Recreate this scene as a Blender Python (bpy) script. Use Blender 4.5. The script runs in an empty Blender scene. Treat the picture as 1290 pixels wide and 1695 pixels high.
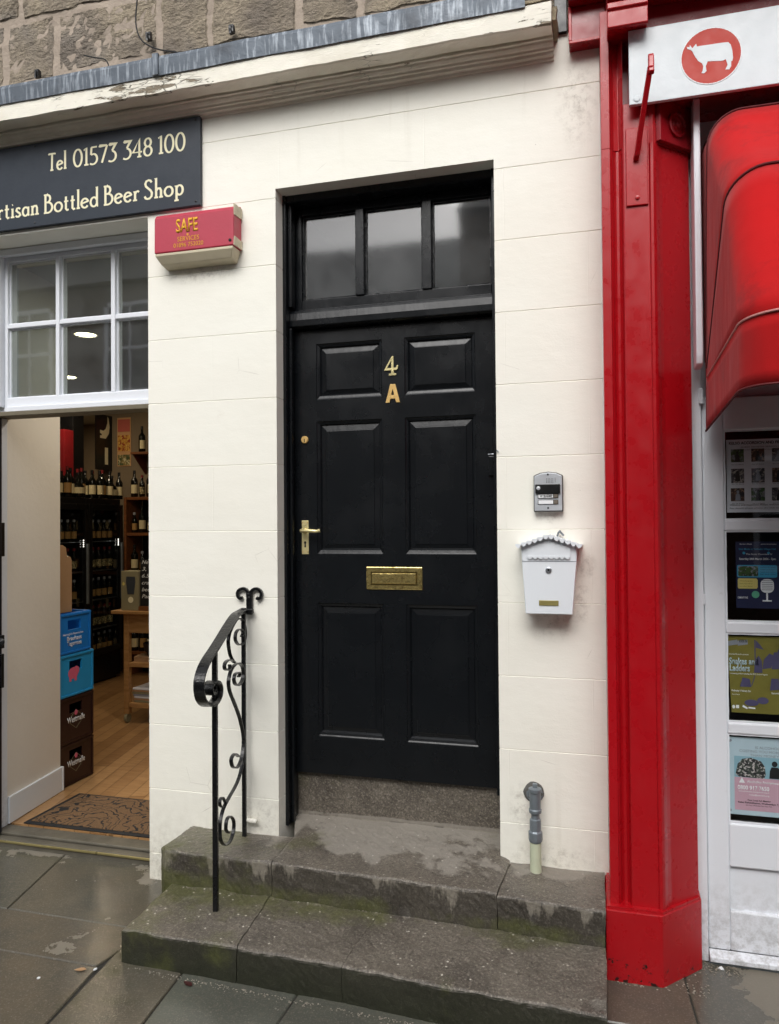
import bpy, bmesh, math, random
from mathutils import Vector, Matrix, noise
random.seed(7)
S = bpy.context.scene
C = S.collection
R = math.radians

# ---------------------------------------------------------------- camera
YAW, PITCH, ROLL = 15.37072273, 0.87200869, -0.44205155
cy, sy = math.cos(R(YAW)), math.sin(R(YAW)); cp, sp = math.cos(R(PITCH)), math.sin(R(PITCH)); cr, sr = math.cos(R(ROLL)), math.sin(R(ROLL))
fw = Vector((-sy*cp, cy*cp, sp)); rt0 = Vector((cy, sy, 0)); up0 = Vector((sy*sp, -cy*sp, cp))
rt = rt0*cr + up0*sr; up = up0*cr - rt0*sr
cam = bpy.data.cameras.new('camera'); co = bpy.data.objects.new('camera', cam); C.objects.link(co)
co.matrix_world = Matrix(((rt.x, up.x, -fw.x, 0.0), (rt.y, up.y, -fw.y, -3.17994), (rt.z, up.z, -fw.z, 1.67959), (0, 0, 0, 1)))
cam.sensor_fit = 'HORIZONTAL'; cam.sensor_width = 36; cam.lens = 1250/1290*36; cam.clip_start = .05; cam.clip_end = 500
S.camera = co

# ---------------------------------------------------------------- sky, sun, exposure
w = bpy.data.worlds.new('World'); S.world = w; w.use_nodes = True
nt = w.node_tree; bg = nt.nodes['Background']
sky = nt.nodes.new('ShaderNodeTexSky'); sky.sky_type = 'NISHITA'; sky.sun_disc = False
sky.sun_elevation = R(43); sky.sun_rotation = R(179); sky.air_density = 1.0; sky.dust_density = 4; sky.ozone_density = 1
hs = nt.nodes.new('ShaderNodeHueSaturation'); hs.inputs['Saturation'].default_value = .22
nt.links.new(sky.outputs[0], hs.inputs['Color']); nt.links.new(hs.outputs[0], bg.inputs[0]); bg.inputs[1].default_value = .15
sun = bpy.data.lights.new('sun', 'SUN'); sun.energy = 1.0; sun.angle = R(45); sun.color = (1, .985, .965)
so = bpy.data.objects.new('sun', sun); C.objects.link(so)
so.rotation_euler = (-Vector((.02, -.9, .85))).to_track_quat('-Z', 'Y').to_euler()
S.view_settings.view_transform = 'Standard'; S.view_settings.look = 'None'; S.view_settings.gamma = 1
S.view_settings.exposure = 0.46

# ---------------------------------------------------------------- materials
def L(c):
    if isinstance(c, str): c = tuple(int(c[i:i+2], 16)/255 for i in (0, 2, 4))
    return tuple(((x/12.92) if x <= .04045 else ((x+.055)/1.055)**2.4) for x in c)
class NT:
    def __init__(s, name):
        s.m = bpy.data.materials.new(name); s.m.use_nodes = True; s.t = s.m.node_tree
        s.b = s.t.nodes['Principled BSDF']; s.out = s.t.nodes['Material Output']
        s.tc = s.t.nodes.new('ShaderNodeTexCoord')
    def n(s, typ, **k):
        nd = s.t.nodes.new('ShaderNode'+typ)
        for a, v in k.items(): setattr(nd, a, v)
        return nd
    def l(s, a, b): s.t.links.new(a, b)
    def co(s, scale=(1, 1, 1), kind='Object', rot=(0, 0, 0)):
        mp = s.n('Mapping'); mp.inputs['Scale'].default_value = scale; mp.inputs['Rotation'].default_value = rot
        s.l(s.tc.outputs[kind], mp.inputs[0]); return mp.outputs[0]
    def noise(s, sc, det=4, rough=.55, vec=None, out=0):
        nd = s.n('TexNoise'); nd.inputs['Scale'].default_value = sc; nd.inputs['Detail'].default_value = det; nd.inputs['Roughness'].default_value = rough
        s.l(vec if vec else s.tc.outputs['Object'], nd.inputs['Vector']); return nd.outputs[out]
    def vor(s, sc, feature='F1', vec=None, out='Distance'):
        nd = s.n('TexVoronoi', feature=feature); nd.inputs['Scale'].default_value = sc
        s.l(vec if vec else s.tc.outputs['Object'], nd.inputs['Vector']); return nd.outputs[out]
    def ramp(s, f, a, b, va=0., vb=1.):
        nd = s.n('MapRange'); nd.clamp = True
        for i, v in zip((1, 2, 3, 4), (a, b, va, vb)): nd.inputs[i].default_value = v
        s.l(f, nd.inputs[0]); return nd.outputs[0]
    def math(s, op, a, b=None):
        nd = s.n('Math', operation=op)
        for i, v in enumerate((a, b)):
            if v is None: continue
            if isinstance(v, (int, float)): nd.inputs[i].default_value = v
            else: s.l(v, nd.inputs[i])
        return nd.outputs[0]
    def mix(s, f, a, b):
        nd = s.n('Mix', data_type='RGBA')
        for k, v in ((0, f), (6, a), (7, b)):
            if isinstance(v, (int, float)): nd.inputs[k].default_value = v
            elif isinstance(v, (tuple, list)): nd.inputs[k].default_value = (*v[:3], 1)
            else: s.l(v, nd.inputs[k])
        return nd.outputs[2]
    def sep(s, vec):
        nd = s.n('SeparateXYZ'); s.l(vec, nd.inputs[0]); return nd.outputs
    def bump(s, h, dist=.002, strength=1., prev=None):
        nd = s.n('Bump'); nd.inputs['Distance'].default_value = dist; nd.inputs['Strength'].default_value = strength
        s.l(h, nd.inputs['Height'])
        if prev: s.l(prev, nd.inputs['Normal'])
        return nd.outputs[0]
    def set(s, col=None, rough=None, metal=None, nor=None, **k):
        for key, v in (('Base Color', col), ('Roughness', rough), ('Metallic', metal), ('Normal', nor), *[(a.replace('_', ' '), b) for a, b in k.items()]):
            if v is None: continue
            i = s.b.inputs[key]
            if isinstance(v, (int, float)): i.default_value = v
            elif isinstance(v, (tuple, list)): i.default_value = (*v[:3], 1)
            else: s.l(v, i)
        return s.m
def simple(name, col, rough=.5, metal=0., var=.12, vs=9, bs=60, bd=.0008, **k):
    s = NT(name); c = L(col)
    f = s.noise(vs, 5); cc = s.mix(f, tuple(x*(1-var) for x in c), tuple(min(1, x*(1+var)) for x in c))
    r = s.ramp(s.noise(vs*2.3, 4), .3, .7, max(.02, rough-.08), min(1, rough+.1))
    return s.set(cc, r, metal, s.bump(s.noise(bs, 3), bd, .6), **k)
M = {}
def mk_render():
    s = NT('cream_render'); P = s.n('NewGeometry').outputs['Position']
    x, y, z = s.sep(P)[:3]
    c = s.mix(s.ramp(s.noise(1.3, 5, vec=P), .35, .7), L('f5f4ea'), L('f3f1e5'))
    warm = s.ramp(s.noise(.8, 2, vec=P), .4, .65, 0, .5); c = s.mix(warm, c, L('efebdf'))
    stain = s.ramp(s.noise(7, 8, .75, vec=P), .62, .8, 0, .35); c = s.mix(stain, c, L('cfc6b5'))
    low = s.math('MULTIPLY', s.ramp(z, .0, .45, .55, 0), s.ramp(s.noise(22, 6, .7, vec=P), .35, .7)); c = s.mix(low, c, L('a8a08a'))
    sp_ = s.ramp(s.vor(9, vec=P), .012, .03, .75, 0); c = s.mix(s.math('MULTIPLY', sp_, s.ramp(s.noise(2.2, 2, vec=P), .5, .6)), c, L('6f6657'))
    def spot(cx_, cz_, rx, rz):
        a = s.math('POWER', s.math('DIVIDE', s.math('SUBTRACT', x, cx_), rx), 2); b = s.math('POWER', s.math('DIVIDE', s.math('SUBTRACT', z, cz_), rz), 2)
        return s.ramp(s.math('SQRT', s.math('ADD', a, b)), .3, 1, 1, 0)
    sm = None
    for q in ((-.18, 1.27, .12, .09), (-.05, 1.50, .05, .10), (-.07, 1.36, .05, .12), (-.19, 1.70, .07, .035), (-1.78, 2.86, .22, .05), (-.32, .50, .06, .12), (-.20, .30, .22, .08), (-1.50, .33, .14, .14), (-2.0, .06, .12, .22), (-1.66, 3.03, .08, .12), (-.06, 3.42, .10, .25)):  # dirt round the fittings, with contact shade put into the colour
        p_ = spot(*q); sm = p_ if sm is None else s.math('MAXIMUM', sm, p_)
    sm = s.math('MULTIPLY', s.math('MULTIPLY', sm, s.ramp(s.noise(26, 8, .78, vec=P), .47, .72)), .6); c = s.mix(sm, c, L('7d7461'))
    stz = s.n('Mapping'); stz.inputs['Scale'].default_value = (1, 1, .07); s.l(P, stz.inputs[0])
    run = s.math('MULTIPLY', s.ramp(s.noise(16, 5, .6, vec=stz.outputs[0]), .58, .74, 0, .30), s.math('MAXIMUM', s.ramp(z, 3.2, 3.65), s.ramp(z, .8, .2, 0, .8))); c = s.mix(run, c, L('b3aa94'))
    scr = s.ramp(s.vor(5.5, 'DISTANCE_TO_EDGE', vec=P), .0, .006, 1, 0); c = s.mix(s.math('MULTIPLY', scr, s.ramp(s.noise(3.1, 4, vec=P), .60, .66, 0, .5)), c, L('857b69'))
    cx = s.n('CombineXYZ'); s.l(s.math('ADD', x, 5.48), cx.inputs[0]); s.l(s.math('SUBTRACT', z, .125-.305*3), cx.inputs[1])
    br = s.n('TexBrick'); br.offset = .5; s.l(cx.outputs[0], br.inputs['Vector'])
    br.inputs['Scale'].default_value = 1; br.inputs['Mortar Size'].default_value = .0022; br.inputs['Mortar Smooth'].default_value = .6
    br.inputs['Brick Width'].default_value = .682; br.inputs['Row Height'].default_value = .305
    n1 = s.bump(s.math('MULTIPLY', s.math('SUBTRACT', 1, br.outputs['Fac']), s.ramp(s.noise(2.4, 3, vec=P), .42, .6, .2, 1)), .0018, .5)
    n1 = s.bump(s.noise(2.6, 3, .5, vec=P), .016, .5, n1)
    st = s.n('Mapping'); st.inputs['Scale'].default_value = (1, 1, 2.2); s.l(P, st.inputs[0])
    n2 = s.bump(s.noise(9, 5, .6, vec=st.outputs[0]), .003, .5, n1)
    n3 = s.bump(s.noise(120, 4, .6, vec=P), .0007, .6, n2)
    return s.set(c, s.ramp(s.noise(20, 3), .3, .7, .5, .68), 0, n3)
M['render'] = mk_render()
def mk_cornice():
    s = NT('peeling_cream_paint'); P = s.n('NewGeometry').outputs['Position']; x, y, z = s.sep(P)[:3]
    st = s.n('Mapping'); st.inputs['Scale'].default_value = (1, 3, 5); s.l(P, st.inputs[0])
    nz = s.noise(7, 8, .65, vec=st.outputs[0])
    reg = s.math('MAXIMUM', s.ramp(s.math('ABSOLUTE', s.math('ADD', x, 1.98)), .16, .5, .17, 0), s.ramp(x, -.62, -.16, 0, .17))
    fas = s.ramp(y, -.140, -.150)
    reg = s.math('MULTIPLY', reg, s.math('MULTIPLY', fas, s.ramp(s.math('ABSOLUTE', s.math('SUBTRACT', z, 3.68)), .03, .07, 1, .35)))
    peel = s.ramp(s.math('ADD', nz, reg), .695, .71)
    crack = s.math('MULTIPLY', s.ramp(s.vor(11, 'DISTANCE_TO_EDGE', vec=st.outputs[0]), .0, .035, 1, 0), s.ramp(s.math('ADD', s.noise(3, 3, vec=P), reg), .6, .66))
    wood = s.mix(s.noise(60, 5, vec=st.outputs[0]), L('5c5142'), L('a99c84'))
    c = s.mix(s.ramp(s.noise(5, 6, vec=P), .45, .75, 0, .6), L('efebdd'), L('cfc6b0'))
    c = s.mix(s.math('MULTIPLY', crack, .8), c, L('3b342a')); c = s.mix(peel, c, wood)
    h = s.math('SUBTRACT', s.math('MULTIPLY', s.math('SUBTRACT', 1, peel), 1), s.math('MULTIPLY', crack, .7))
    n = s.bump(h, .006, .9); n = s.bump(s.noise(60, 4, vec=st.outputs[0]), .002, .6, n)
    return s.set(c, .6, 0, n)
M['cornice'] = mk_cornice()
def mk_lead():
    s = NT('weathered_lead'); st = s.co((1, 1, .12)); n0 = s.noise(60, 4, vec=st)
    c = s.mix(s.ramp(n0, .5, .72), L('586069'), L('a0a8b0')); c = s.mix(s.ramp(s.noise(6, 5), .5, .7), c, L('474c53'))
    return s.set(c, s.ramp(s.noise(9), .3, .7, .35, .6), .35, s.bump(s.noise(12, 4), .01, .5))
M['lead'] = mk_lead()
def mk_ashlar():
    s = NT('tooled_sandstone'); st = s.co((1, 1, 2.0), rot=(0, R(35), 0))
    c = s.mix(s.ramp(s.noise(3, 5), .35, .65), L('a99c86'), L('81776b')); c = s.mix(s.ramp(s.noise(25, 6, .7), .5, .8), c, L('6b6154'))
    c = s.mix(s.ramp(s.noise(1.6, 3), .55, .7, 0, .7), c, L('6f6d6c'))
    n = s.bump(s.noise(38, 4, .6, vec=st), .024, 1.0); n = s.bump(s.noise(140, 4, .7), .006, .9, n)
    return s.set(c, .9, 0, n)
M['ashlar'] = mk_ashlar()
M['mortar'] = simple('lime_mortar', 'a09385', .95, bs=60, bd=.008, var=.3, vs=14)
def mk_black():
    s = NT('black_gloss_paint')
    st = s.co((1, 1, .3)); n = s.bump(s.noise(16, 5, .6, vec=st), .004, .5); n = s.bump(s.noise(150, 3, vec=s.co((1, 1, .12))), .0004, .5, n)
    c = s.mix(s.noise(8, 4), L('0e1013'), L('131619'))
    dust_or_pale_haze = s.ramp(s.vor(26, out='Distance'), .02, .05, .5, 0); c = s.mix(s.math('MULTIPLY', dust_or_pale_haze, s.ramp(s.noise(3, 2), .58, .64)), c, L('787c80'))
    return s.set(c, s.ramp(s.noise(5, 5), .3, .7, .20, .34), 0, n, Specular_IOR_Level=.4)
M['black'] = mk_black()
M['iron'] = simple('black_painted_iron', '0e0f11', .3, .1, .3, 20, 70, .003)
def mk_red(name, c1, c2, rough=.3):
    s = NT(name); st = s.co((1, 1, .06)); n = s.bump(s.noise(90, 4, vec=st), .0012, .5); n = s.bump(s.noise(7, 3), .0015, .3, n)
    z = s.sep(s.n('NewGeometry').outputs['Position'])[2]
    c = s.mix(s.noise(4, 5), L(c1), L(c2))
    chip = s.math('MULTIPLY', s.ramp(s.math('ADD', s.noise(24, 7, .7), s.ramp(z, 0, .22, .14, 0)), .72, .74), s.ramp(z, .35, .5, 1, 0))
    c = s.mix(chip, c, L('2a1210'))
    return s.set(c, s.ramp(s.noise(18, 4), .3, .7, rough-.08, rough+.1), 0, s.bump(chip, .001, .5, n))
M['red'] = mk_red('red_gloss_paint', 'a60a15', 'b00f1a')
M['red_dark'] = mk_red('deep_red_paint', '8c0c18', '98121e')
def mk_white(name='white_gloss_paint', a='e6e9ee', b='dfe3ea', dirt=True):
    s = NT(name); P = s.n('NewGeometry').outputs['Position']; z = s.sep(P)[2]
    c = s.mix(s.noise(4, 4), L(a), L(b))
    if dirt:
        d = s.math('MULTIPLY', s.ramp(z, .03, .34, .55, 0), s.ramp(s.noise(28, 8, .75, vec=P), .42, .62)); c = s.mix(d, c, L('77726a'))
        d2 = s.ramp(s.noise(13, 8, .7, vec=P), .66, .75, 0, .4); c = s.mix(d2, c, L('a7a49c'))
    n = s.bump(s.noise(30, 4, vec=s.co((1, 1, .3))), .0015, .5)
    return s.set(c, .38, 0, n)
M['white'] = mk_white()
M['whitemetal'] = mk_white('white_enamelled_steel', 'e9eef2', 'e2e8ee', False)
M['signwhite'] = simple('white_sign_board', 'd0d8dc', .35, var=.04)
def mk_step():
    s = NT('worn_step_stone'); P = s.n('NewGeometry').outputs['Position']; x, y, z = s.sep(P)[:3]; N = s.sep(s.n('NewGeometry').outputs['Normal'])
    c = s.mix(s.ramp(s.noise(5, 5, vec=P), .35, .65), L('6d665c'), L('504a43'))
    c = s.mix(s.ramp(s.noise(120, 3, .7, vec=P), .50, .68, 0, .75), c, L('9c9487')); c = s.mix(s.ramp(s.noise(85, 4, .75, vec=P), .52, .66, 0, .75), c, L('2f2b26'))
    dry = s.ramp(s.math('ADD', s.noise(2.6, 7, .65, vec=P), s.math('ADD', s.ramp(y, -.3, .15, -.10, .13), s.math('ADD', s.ramp(x, -1.3, -.4, -.04, .05), s.ramp(z, .315, .33, 0, -.3)))), .515, .555)
    c = s.mix(s.math('MULTIPLY', dry, s.ramp(z, .2, .25, .3, .78)), c, L('928c82'))
    st = s.n('Mapping'); st.inputs['Scale'].default_value = (1, 1, .22); s.l(P, st.inputs[0])
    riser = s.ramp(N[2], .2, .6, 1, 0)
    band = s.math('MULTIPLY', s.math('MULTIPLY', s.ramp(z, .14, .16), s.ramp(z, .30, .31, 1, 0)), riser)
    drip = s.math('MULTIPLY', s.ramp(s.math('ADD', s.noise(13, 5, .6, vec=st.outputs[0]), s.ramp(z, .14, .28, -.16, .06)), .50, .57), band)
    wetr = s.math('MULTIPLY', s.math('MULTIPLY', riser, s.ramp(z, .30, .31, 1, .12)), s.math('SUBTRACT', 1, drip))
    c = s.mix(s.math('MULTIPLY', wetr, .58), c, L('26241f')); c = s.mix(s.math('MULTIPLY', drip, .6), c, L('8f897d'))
    low = s.math('MULTIPLY', s.ramp(z, .0, .135, 1, .7), s.math('MULTIPLY', riser, s.ramp(z, .12, .14, 1, 0)))
    c = s.mix(s.math('MULTIPLY', low, .85), c, s.mix(s.noise(30, 5, vec=P), L('181b12'), L('2e3320')))
    left = s.ramp(x, -1.9, -1.1, .22, .0)
    moss = s.ramp(s.math('ADD', s.math('ADD', s.noise(4.5, 7, .65, vec=P), left), s.math('MULTIPLY', s.ramp(s.math('ABSOLUTE', s.math('ADD', y, .30)), .0, .16, .2, 0), s.ramp(z, .16, .2, 1, 0))), .60, .80)
    c = s.mix(s.math('MULTIPLY', moss, .58), c, s.mix(s.noise(60, 4, vec=P), L('3f4424'), L('6d7038')))
    sp_ = s.math('MULTIPLY', s.ramp(s.vor(38, vec=P), .13, .17, 1, 0), s.ramp(s.vor(38, vec=P, out='Color'), .54, .58))
    c = s.mix(s.math('MULTIPLY', sp_, s.math('MULTIPLY', s.ramp(N[2], .5, .9), s.math('MULTIPLY', s.ramp(s.noise(3, 3, vec=P), .34, .50), s.ramp(z, .15, .2, 1, .5)))), c, L('cbc6ba'))
    n = s.bump(s.noise(170, 4, .7, vec=P), .003, .9); n = s.bump(s.noise(18, 5, vec=P), .005, .4, n)
    r = s.ramp(dry, 0, 1, .34, .85)
    return s.set(c, r, 0, n)
M['step'] = mk_step()
def mk_pave():
    s = NT('wet_flagstone'); P = s.n('NewGeometry').outputs['Position']; x, y, z = s.sep(P)[:3]
    at = s.n('Attribute'); at.attribute_name = 'tint'
    c = s.mix(at.outputs['Fac'], L('565950'), L('5e5446')); c = s.mix(s.ramp(s.noise(3.2, 7, .6, vec=P), .4, .68, 0, .8), c, L('4a4a44'))
    c = s.mix(s.ramp(s.noise(50, 6, .7, vec=P), .5, .75, 0, .5), c, L('70695c'))
    dry = s.ramp(s.math('ADD', s.noise(2.3, 8, .62, vec=P), s.math('ADD', s.ramp(y, -.15, .1, 0, .12), s.math('MULTIPLY', s.ramp(x, .25, .5, 0, .06), 1))), .615, .635)
    c = s.mix(s.math('MULTIPLY', dry, .8), c, L('7d776b'))
    mossy = s.math('MULTIPLY', s.ramp(s.noise(8, 6, vec=P), .5, .7, 0, .6), s.ramp(s.math('ABSOLUTE', s.math('ADD', x, 1.75)), 0, .25, 1, 0))
    c = s.mix(mossy, c, L('3a3f24')); c = s.mix(s.math('MULTIPLY', s.ramp(s.noise(140, 3, .7, vec=P), .55, .68, 0, .4), 1), c, L('8b857a'))
    sp_ = s.math('MULTIPLY', s.ramp(s.vor(13, vec=P), .035, .05, 1, 0), s.ramp(s.vor(13, vec=P, out='Color'), .62, .66)); c = s.mix(sp_, c, L('d6d2c8'))
    n = s.bump(s.noise(26, 5, .6, vec=P), .002, .4); n = s.bump(s.noise(150, 4, .7, vec=P), .0007, .6, n)
    return s.set(c, s.math('MAXIMUM', s.ramp(s.noise(6, 5, vec=P), .35, .65, .05, .24), s.math('MULTIPLY', dry, .8)), 0, n)
M['pave'] = mk_pave()
M['joint'] = simple('dark_joint_earth', '2b2924', .9, bs=90, bd=.004)
def mk_wood(name, a, b, plank=None, rough=.4):
    s = NT(name); st = s.co((1.2, 9, 9)); g = s.noise(5, 6, .6, vec=st)
    c = s.mix(s.ramp(g, .35, .65), L(a), L(b)); n = None
    if plank:
        br = s.n('TexBrick'); s.l(s.co((1, 1, 1), rot=(0, 0, R(plank))), br.inputs['Vector']); br.inputs['Scale'].default_value = 1
        br.inputs['Brick Width'].default_value = 1.1; br.inputs['Row Height'].default_value = .095; br.inputs['Mortar Size'].default_value = .003
        br.inputs['Color1'].default_value = (*L(a), 1); br.inputs['Color2'].default_value = (*L(b), 1); br.inputs['Mortar'].default_value = (*L('3a2616'), 1)
        c = s.mix(.6, c, br.outputs[0])
    return s.set(c, rough, 0, s.bump(g, .0008, .5))
M['floor'] = mk_wood('laminate_floor', 'b08a5e', '7f5c3a', 78, .3)
M['pine'] = mk_wood('pine_wood', 'b58c5c', '9c7446')
M['brownwood'] = mk_wood('brown_shelf_wood', '7a4b28', '5f3a20')
M['intwall'] = simple('interior_plaster', '7a6c58', .8, var=.05, vs=3)
M['returnwall'] = simple('beige_wall_paint', 'e8e1d5', .7, var=.05, vs=4, bs=30, bd=.002)
M['ceiling'] = simple('ceiling_paint', 'a9a9a0', .9)
M['brass'] = simple('polished_brass', 'e4cc84', .16, .9, .12, 9, 16, .012)
M['brasspale'] = simple('pale_brass', 'e9dca4', .3, .55, .1)
M['brassgold'] = simple('gold_brass', 'e6c07a', .35, .45, .08)
M['steel'] = simple('brushed_steel', 'a9adb3', .35, .9)
M['galv'] = simple('painted_grey_pipe', '7d868c', .45, .4, .25, 30, 60, .002)
M['greenpipe'] = simple('pale_green_plastic', 'c5cbb0', .5, 0, .12, 20)
M['dark'] = simple('near_black_plastic', '0d0e10', .35)
M['darkint'] = simple('dark_interior_paint', '1c1a18', .9)
M['rubber'] = simple('black_rubber', '17181a', .7)
M['navy'] = simple('navy_sign_paint', '1d2733', .5, var=.1, vs=5)
M['creampaint'] = simple('cream_lettering', 'ece6c4', .6, var=.03)
M['alarmred'] = simple('faded_red_plastic', 'b3364a', .42, var=.14)
M['yellowpaint'] = simple('yellow_print', 'e0a51c', .5)
M['dirtycream'] = simple('dirty_cream_plastic', 'c4baa0', .5, var=.2)
M['greyplate'] = simple('silver_faceplate', 'c3c8cd', .35, .3, .04)
M['roundel'] = simple('orange_red_print', 'b82a14', .55, var=.04)
M['paper'] = simple('white_paper', 'd9dbe2', .6, var=.02)
M['ink'] = simple('black_ink', '17161a', .6)
M['greyink'] = simple('grey_ink', '8a8e97', .6)
M['whiteink'] = simple('white_ink', 'e9ecee', .6, var=.02)
M['blue1'] = simple('blue_crate_plastic', '1a74c4', .35); M['blue2'] = simple('light_blue_crate_plastic', '2590c8', .35)
M['browncrate'] = simple('dark_brown_crate_plastic', '2c1512', .4)
M['pink'] = simple('pink_print', 'd0607c', .5)
M['kraft'] = simple('tan_cardboard', 'a5825e', .8)
M['greybox'] = simple('grey_green_carton', '8a8468', .7)
M['bottleglass'] = simple('dark_bottle_glass', '0b0d0a', .07, 0, .2)
M['label'] = simple('cream_bottle_label', 'cbbf98', .6, var=.15); M['labeltan'] = simple('tan_bottle_label', 'a07c48', .6)
M['redcap'] = simple('red_foil', '6d1418', .4)
M['cloud'] = simple('asphalt', '3a3a3a', .8, bs=160, bd=.004)
M['olive'] = simple('olive_print', '77702a', .55, var=.35, vs=14)
M['purpleshape'] = simple('dusky_violet_print', '4a4668', .6)
M['navyprint'] = simple('navy_print', '1b2446', .4, var=.3, vs=7)
M['cyan'] = simple('cyan_print', '3a9cc4', .5); M['ticket'] = simple('pale_yellow_print', 'cfc070', .5); M['greenprint'] = simple('green_print', '5aa98a', .5)
M['palepink'] = simple('pale_pink_print', 'c9a3b2', .5, var=.04); M['paleblue'] = simple('pale_blue_print', 'b9ced8', .45, var=.05)
M['bluepaper'] = simple('sky_blue_print', '8db5c4', .5)
def mk_photo(name, cols, sc):
    s = NT(name); v = s.n('NewGeometry').outputs['Position']; a = s.mix(s.ramp(s.noise(sc, 4, .6, vec=v), .42, .55), L(cols[0]), L(cols[1]))
    return s.set(s.mix(s.ramp(s.noise(sc*1.7, 4, .6, vec=v), .52, .6), a, L(cols[2])), .5)
M['photoA'] = mk_photo('dark_photo_print', ('1d1c22', '4a3328', '9a7c66'), 45)
M['photoB'] = mk_photo('green_photo_print', ('1c2a18', '3c5a2a', '8a8a92'), 50)
M['photoC'] = mk_photo('grey_photo_print', ('22242c', '55525a', 'b0a8a0'), 55)
M['photoBW'] = mk_photo('face_photo_print', ('222428', '3c443c', 'c9c4c0'), 60)
M['fridgestuff'] = mk_photo('bottle_label_print', ('3c3a2a', '8a7a50', 'c9bd94'), 40)
def mk_mat():
    s = NT('brown_coir_mat'); v = s.co(); 
    nz = s.noise(5, 3, .5, out=1); ad = s.n('VectorMath', operation='MULTIPLY_ADD'); s.l(nz, ad.inputs[0]); ad.inputs[1].default_value = (.35, .35, .35); s.l(v, ad.inputs[2])
    wv = s.n('TexWave', wave_type='RINGS', rings_direction='Z'); wv.inputs['Scale'].default_value = 7.5; wv.inputs['Distortion'].default_value = 5; wv.inputs['Detail'].default_value = 1; wv.inputs['Detail Scale'].default_value = 2.2
    s.l(ad.outputs[0], wv.inputs[0])
    pat = s.ramp(wv.outputs['Fac'], .86, .95); c = s.mix(s.noise(90, 4, .7), L('4c3824'), L('7d5f3f')); c = s.mix(pat, c, L('1b1a1a'))
    return s.set(c, .9, 0, s.bump(s.math('SUBTRACT', s.noise(160, 3), s.math('MULTIPLY', pat, .5)), .006, .8))
M['mat'] = mk_mat()
def mk_fabric():
    s = NT('red_awning_canvas'); P = s.n('NewGeometry').outputs['Position']
    c = s.mix(s.ramp(s.noise(3, 5, vec=P), .35, .7), L('c21a1c'), L('ae1c1e')); c = s.mix(s.ramp(s.noise(5, 8, .7, vec=P), .56, .74, 0, .6), c, L('5e2224'))
    n = s.bump(s.noise(3, 3, vec=P), .02, .5); n = s.bump(s.noise(300, 2, vec=P), .0006, .7, n)
    wr = s.n('Mapping'); wr.inputs['Scale'].default_value = (1, 1, .25); wr.inputs['Rotation'].default_value = (0, R(28), 0); s.l(P, wr.inputs[0])
    n = s.bump(s.noise(4, 3, vec=wr.outputs[0]), .035, .5, n)
    return s.set(c, .95, 0, n, Specular_IOR_Level=.12, Sheen_Weight=.1)
M['canvas'] = mk_fabric()
M['piping'] = simple('dark_red_piping', '5c1014', .7); M['piping2'] = simple('faded_piping', 'c98a86', .5)
def mk_glass(name, ior=1.5, tint=(1, 1, 1), extra=.0, wav=.0004, rg_=.02, dust_or_pale_haze=.0):
    s = NT(name); t = s.t; t.nodes.remove(s.b)
    tr = s.n('BsdfTransparent'); tr.inputs[0].default_value = (*tint, 1); gl = s.n('BsdfGlossy'); gl.inputs['Roughness'].default_value = rg_
    fr = s.n('Fresnel'); fr.inputs[0].default_value = ior; mx = s.n('MixShader')
    nb = s.bump(s.noise(3.5, 2), wav, .6); s.l(nb, gl.inputs['Normal'])
    s.l(s.math('MULTIPLY', s.math('ADD', fr.outputs[0], extra), s.math('SUBTRACT', 1, s.n('NewGeometry').outputs['Backfacing'])), mx.inputs[0]); s.l(tr.outputs[0], mx.inputs[1]); s.l(gl.outputs[0], mx.inputs[2]); 
    if dust_or_pale_haze:  # pale haze mixed into the glass to lighten the panes
        df = s.n('BsdfDiffuse'); df.inputs[0].default_value = (.55, .56, .56, 1); m2 = s.n('MixShader')
        s.l(s.math('MULTIPLY', s.ramp(s.noise(6, 6, .7), .3, .7, .5, 1.5), dust_or_pale_haze), m2.inputs[0]); s.l(mx.outputs[0], m2.inputs[1]); s.l(df.outputs[0], m2.inputs[2]); s.l(m2.outputs[0], s.out.inputs[0])
    else: s.l(mx.outputs[0], s.out.inputs[0])
    return s.m
M['glass'] = mk_glass('window_glass', 1.5, (.62, .68, .67), .28, .0004, .03, .05)
M['glassthin'] = mk_glass('clear_door_glass', 1.5, (.97, .98, .98), .02)
M['glassfridge'] = mk_glass('fridge_glass', 1.5, (.9, .92, .92), .03)
M['glassdull'] = mk_glass('dull_old_glass', 1.5, (.7, .72, .73), .13, .0004, .06, .09)
M['glassbright'] = mk_glass('clean_glass', 1.5, (.7, .75, .76), .15, .0004, .05, .07)
def emis(name, col, st):
    m = bpy.data.materials.new(name); m.use_nodes = True; b = m.node_tree.nodes['Principled BSDF']
    b.inputs['Base Color'].default_value = (*col, 1); b.inputs['Emission Color'].default_value = (*col, 1); b.inputs['Emission Strength'].default_value = st; return m
M['lamp'] = emis('warm_lamp', (1, .80, .5), 22)
M['led'] = emis('white_led', (1, .95, .85), 3)
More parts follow.
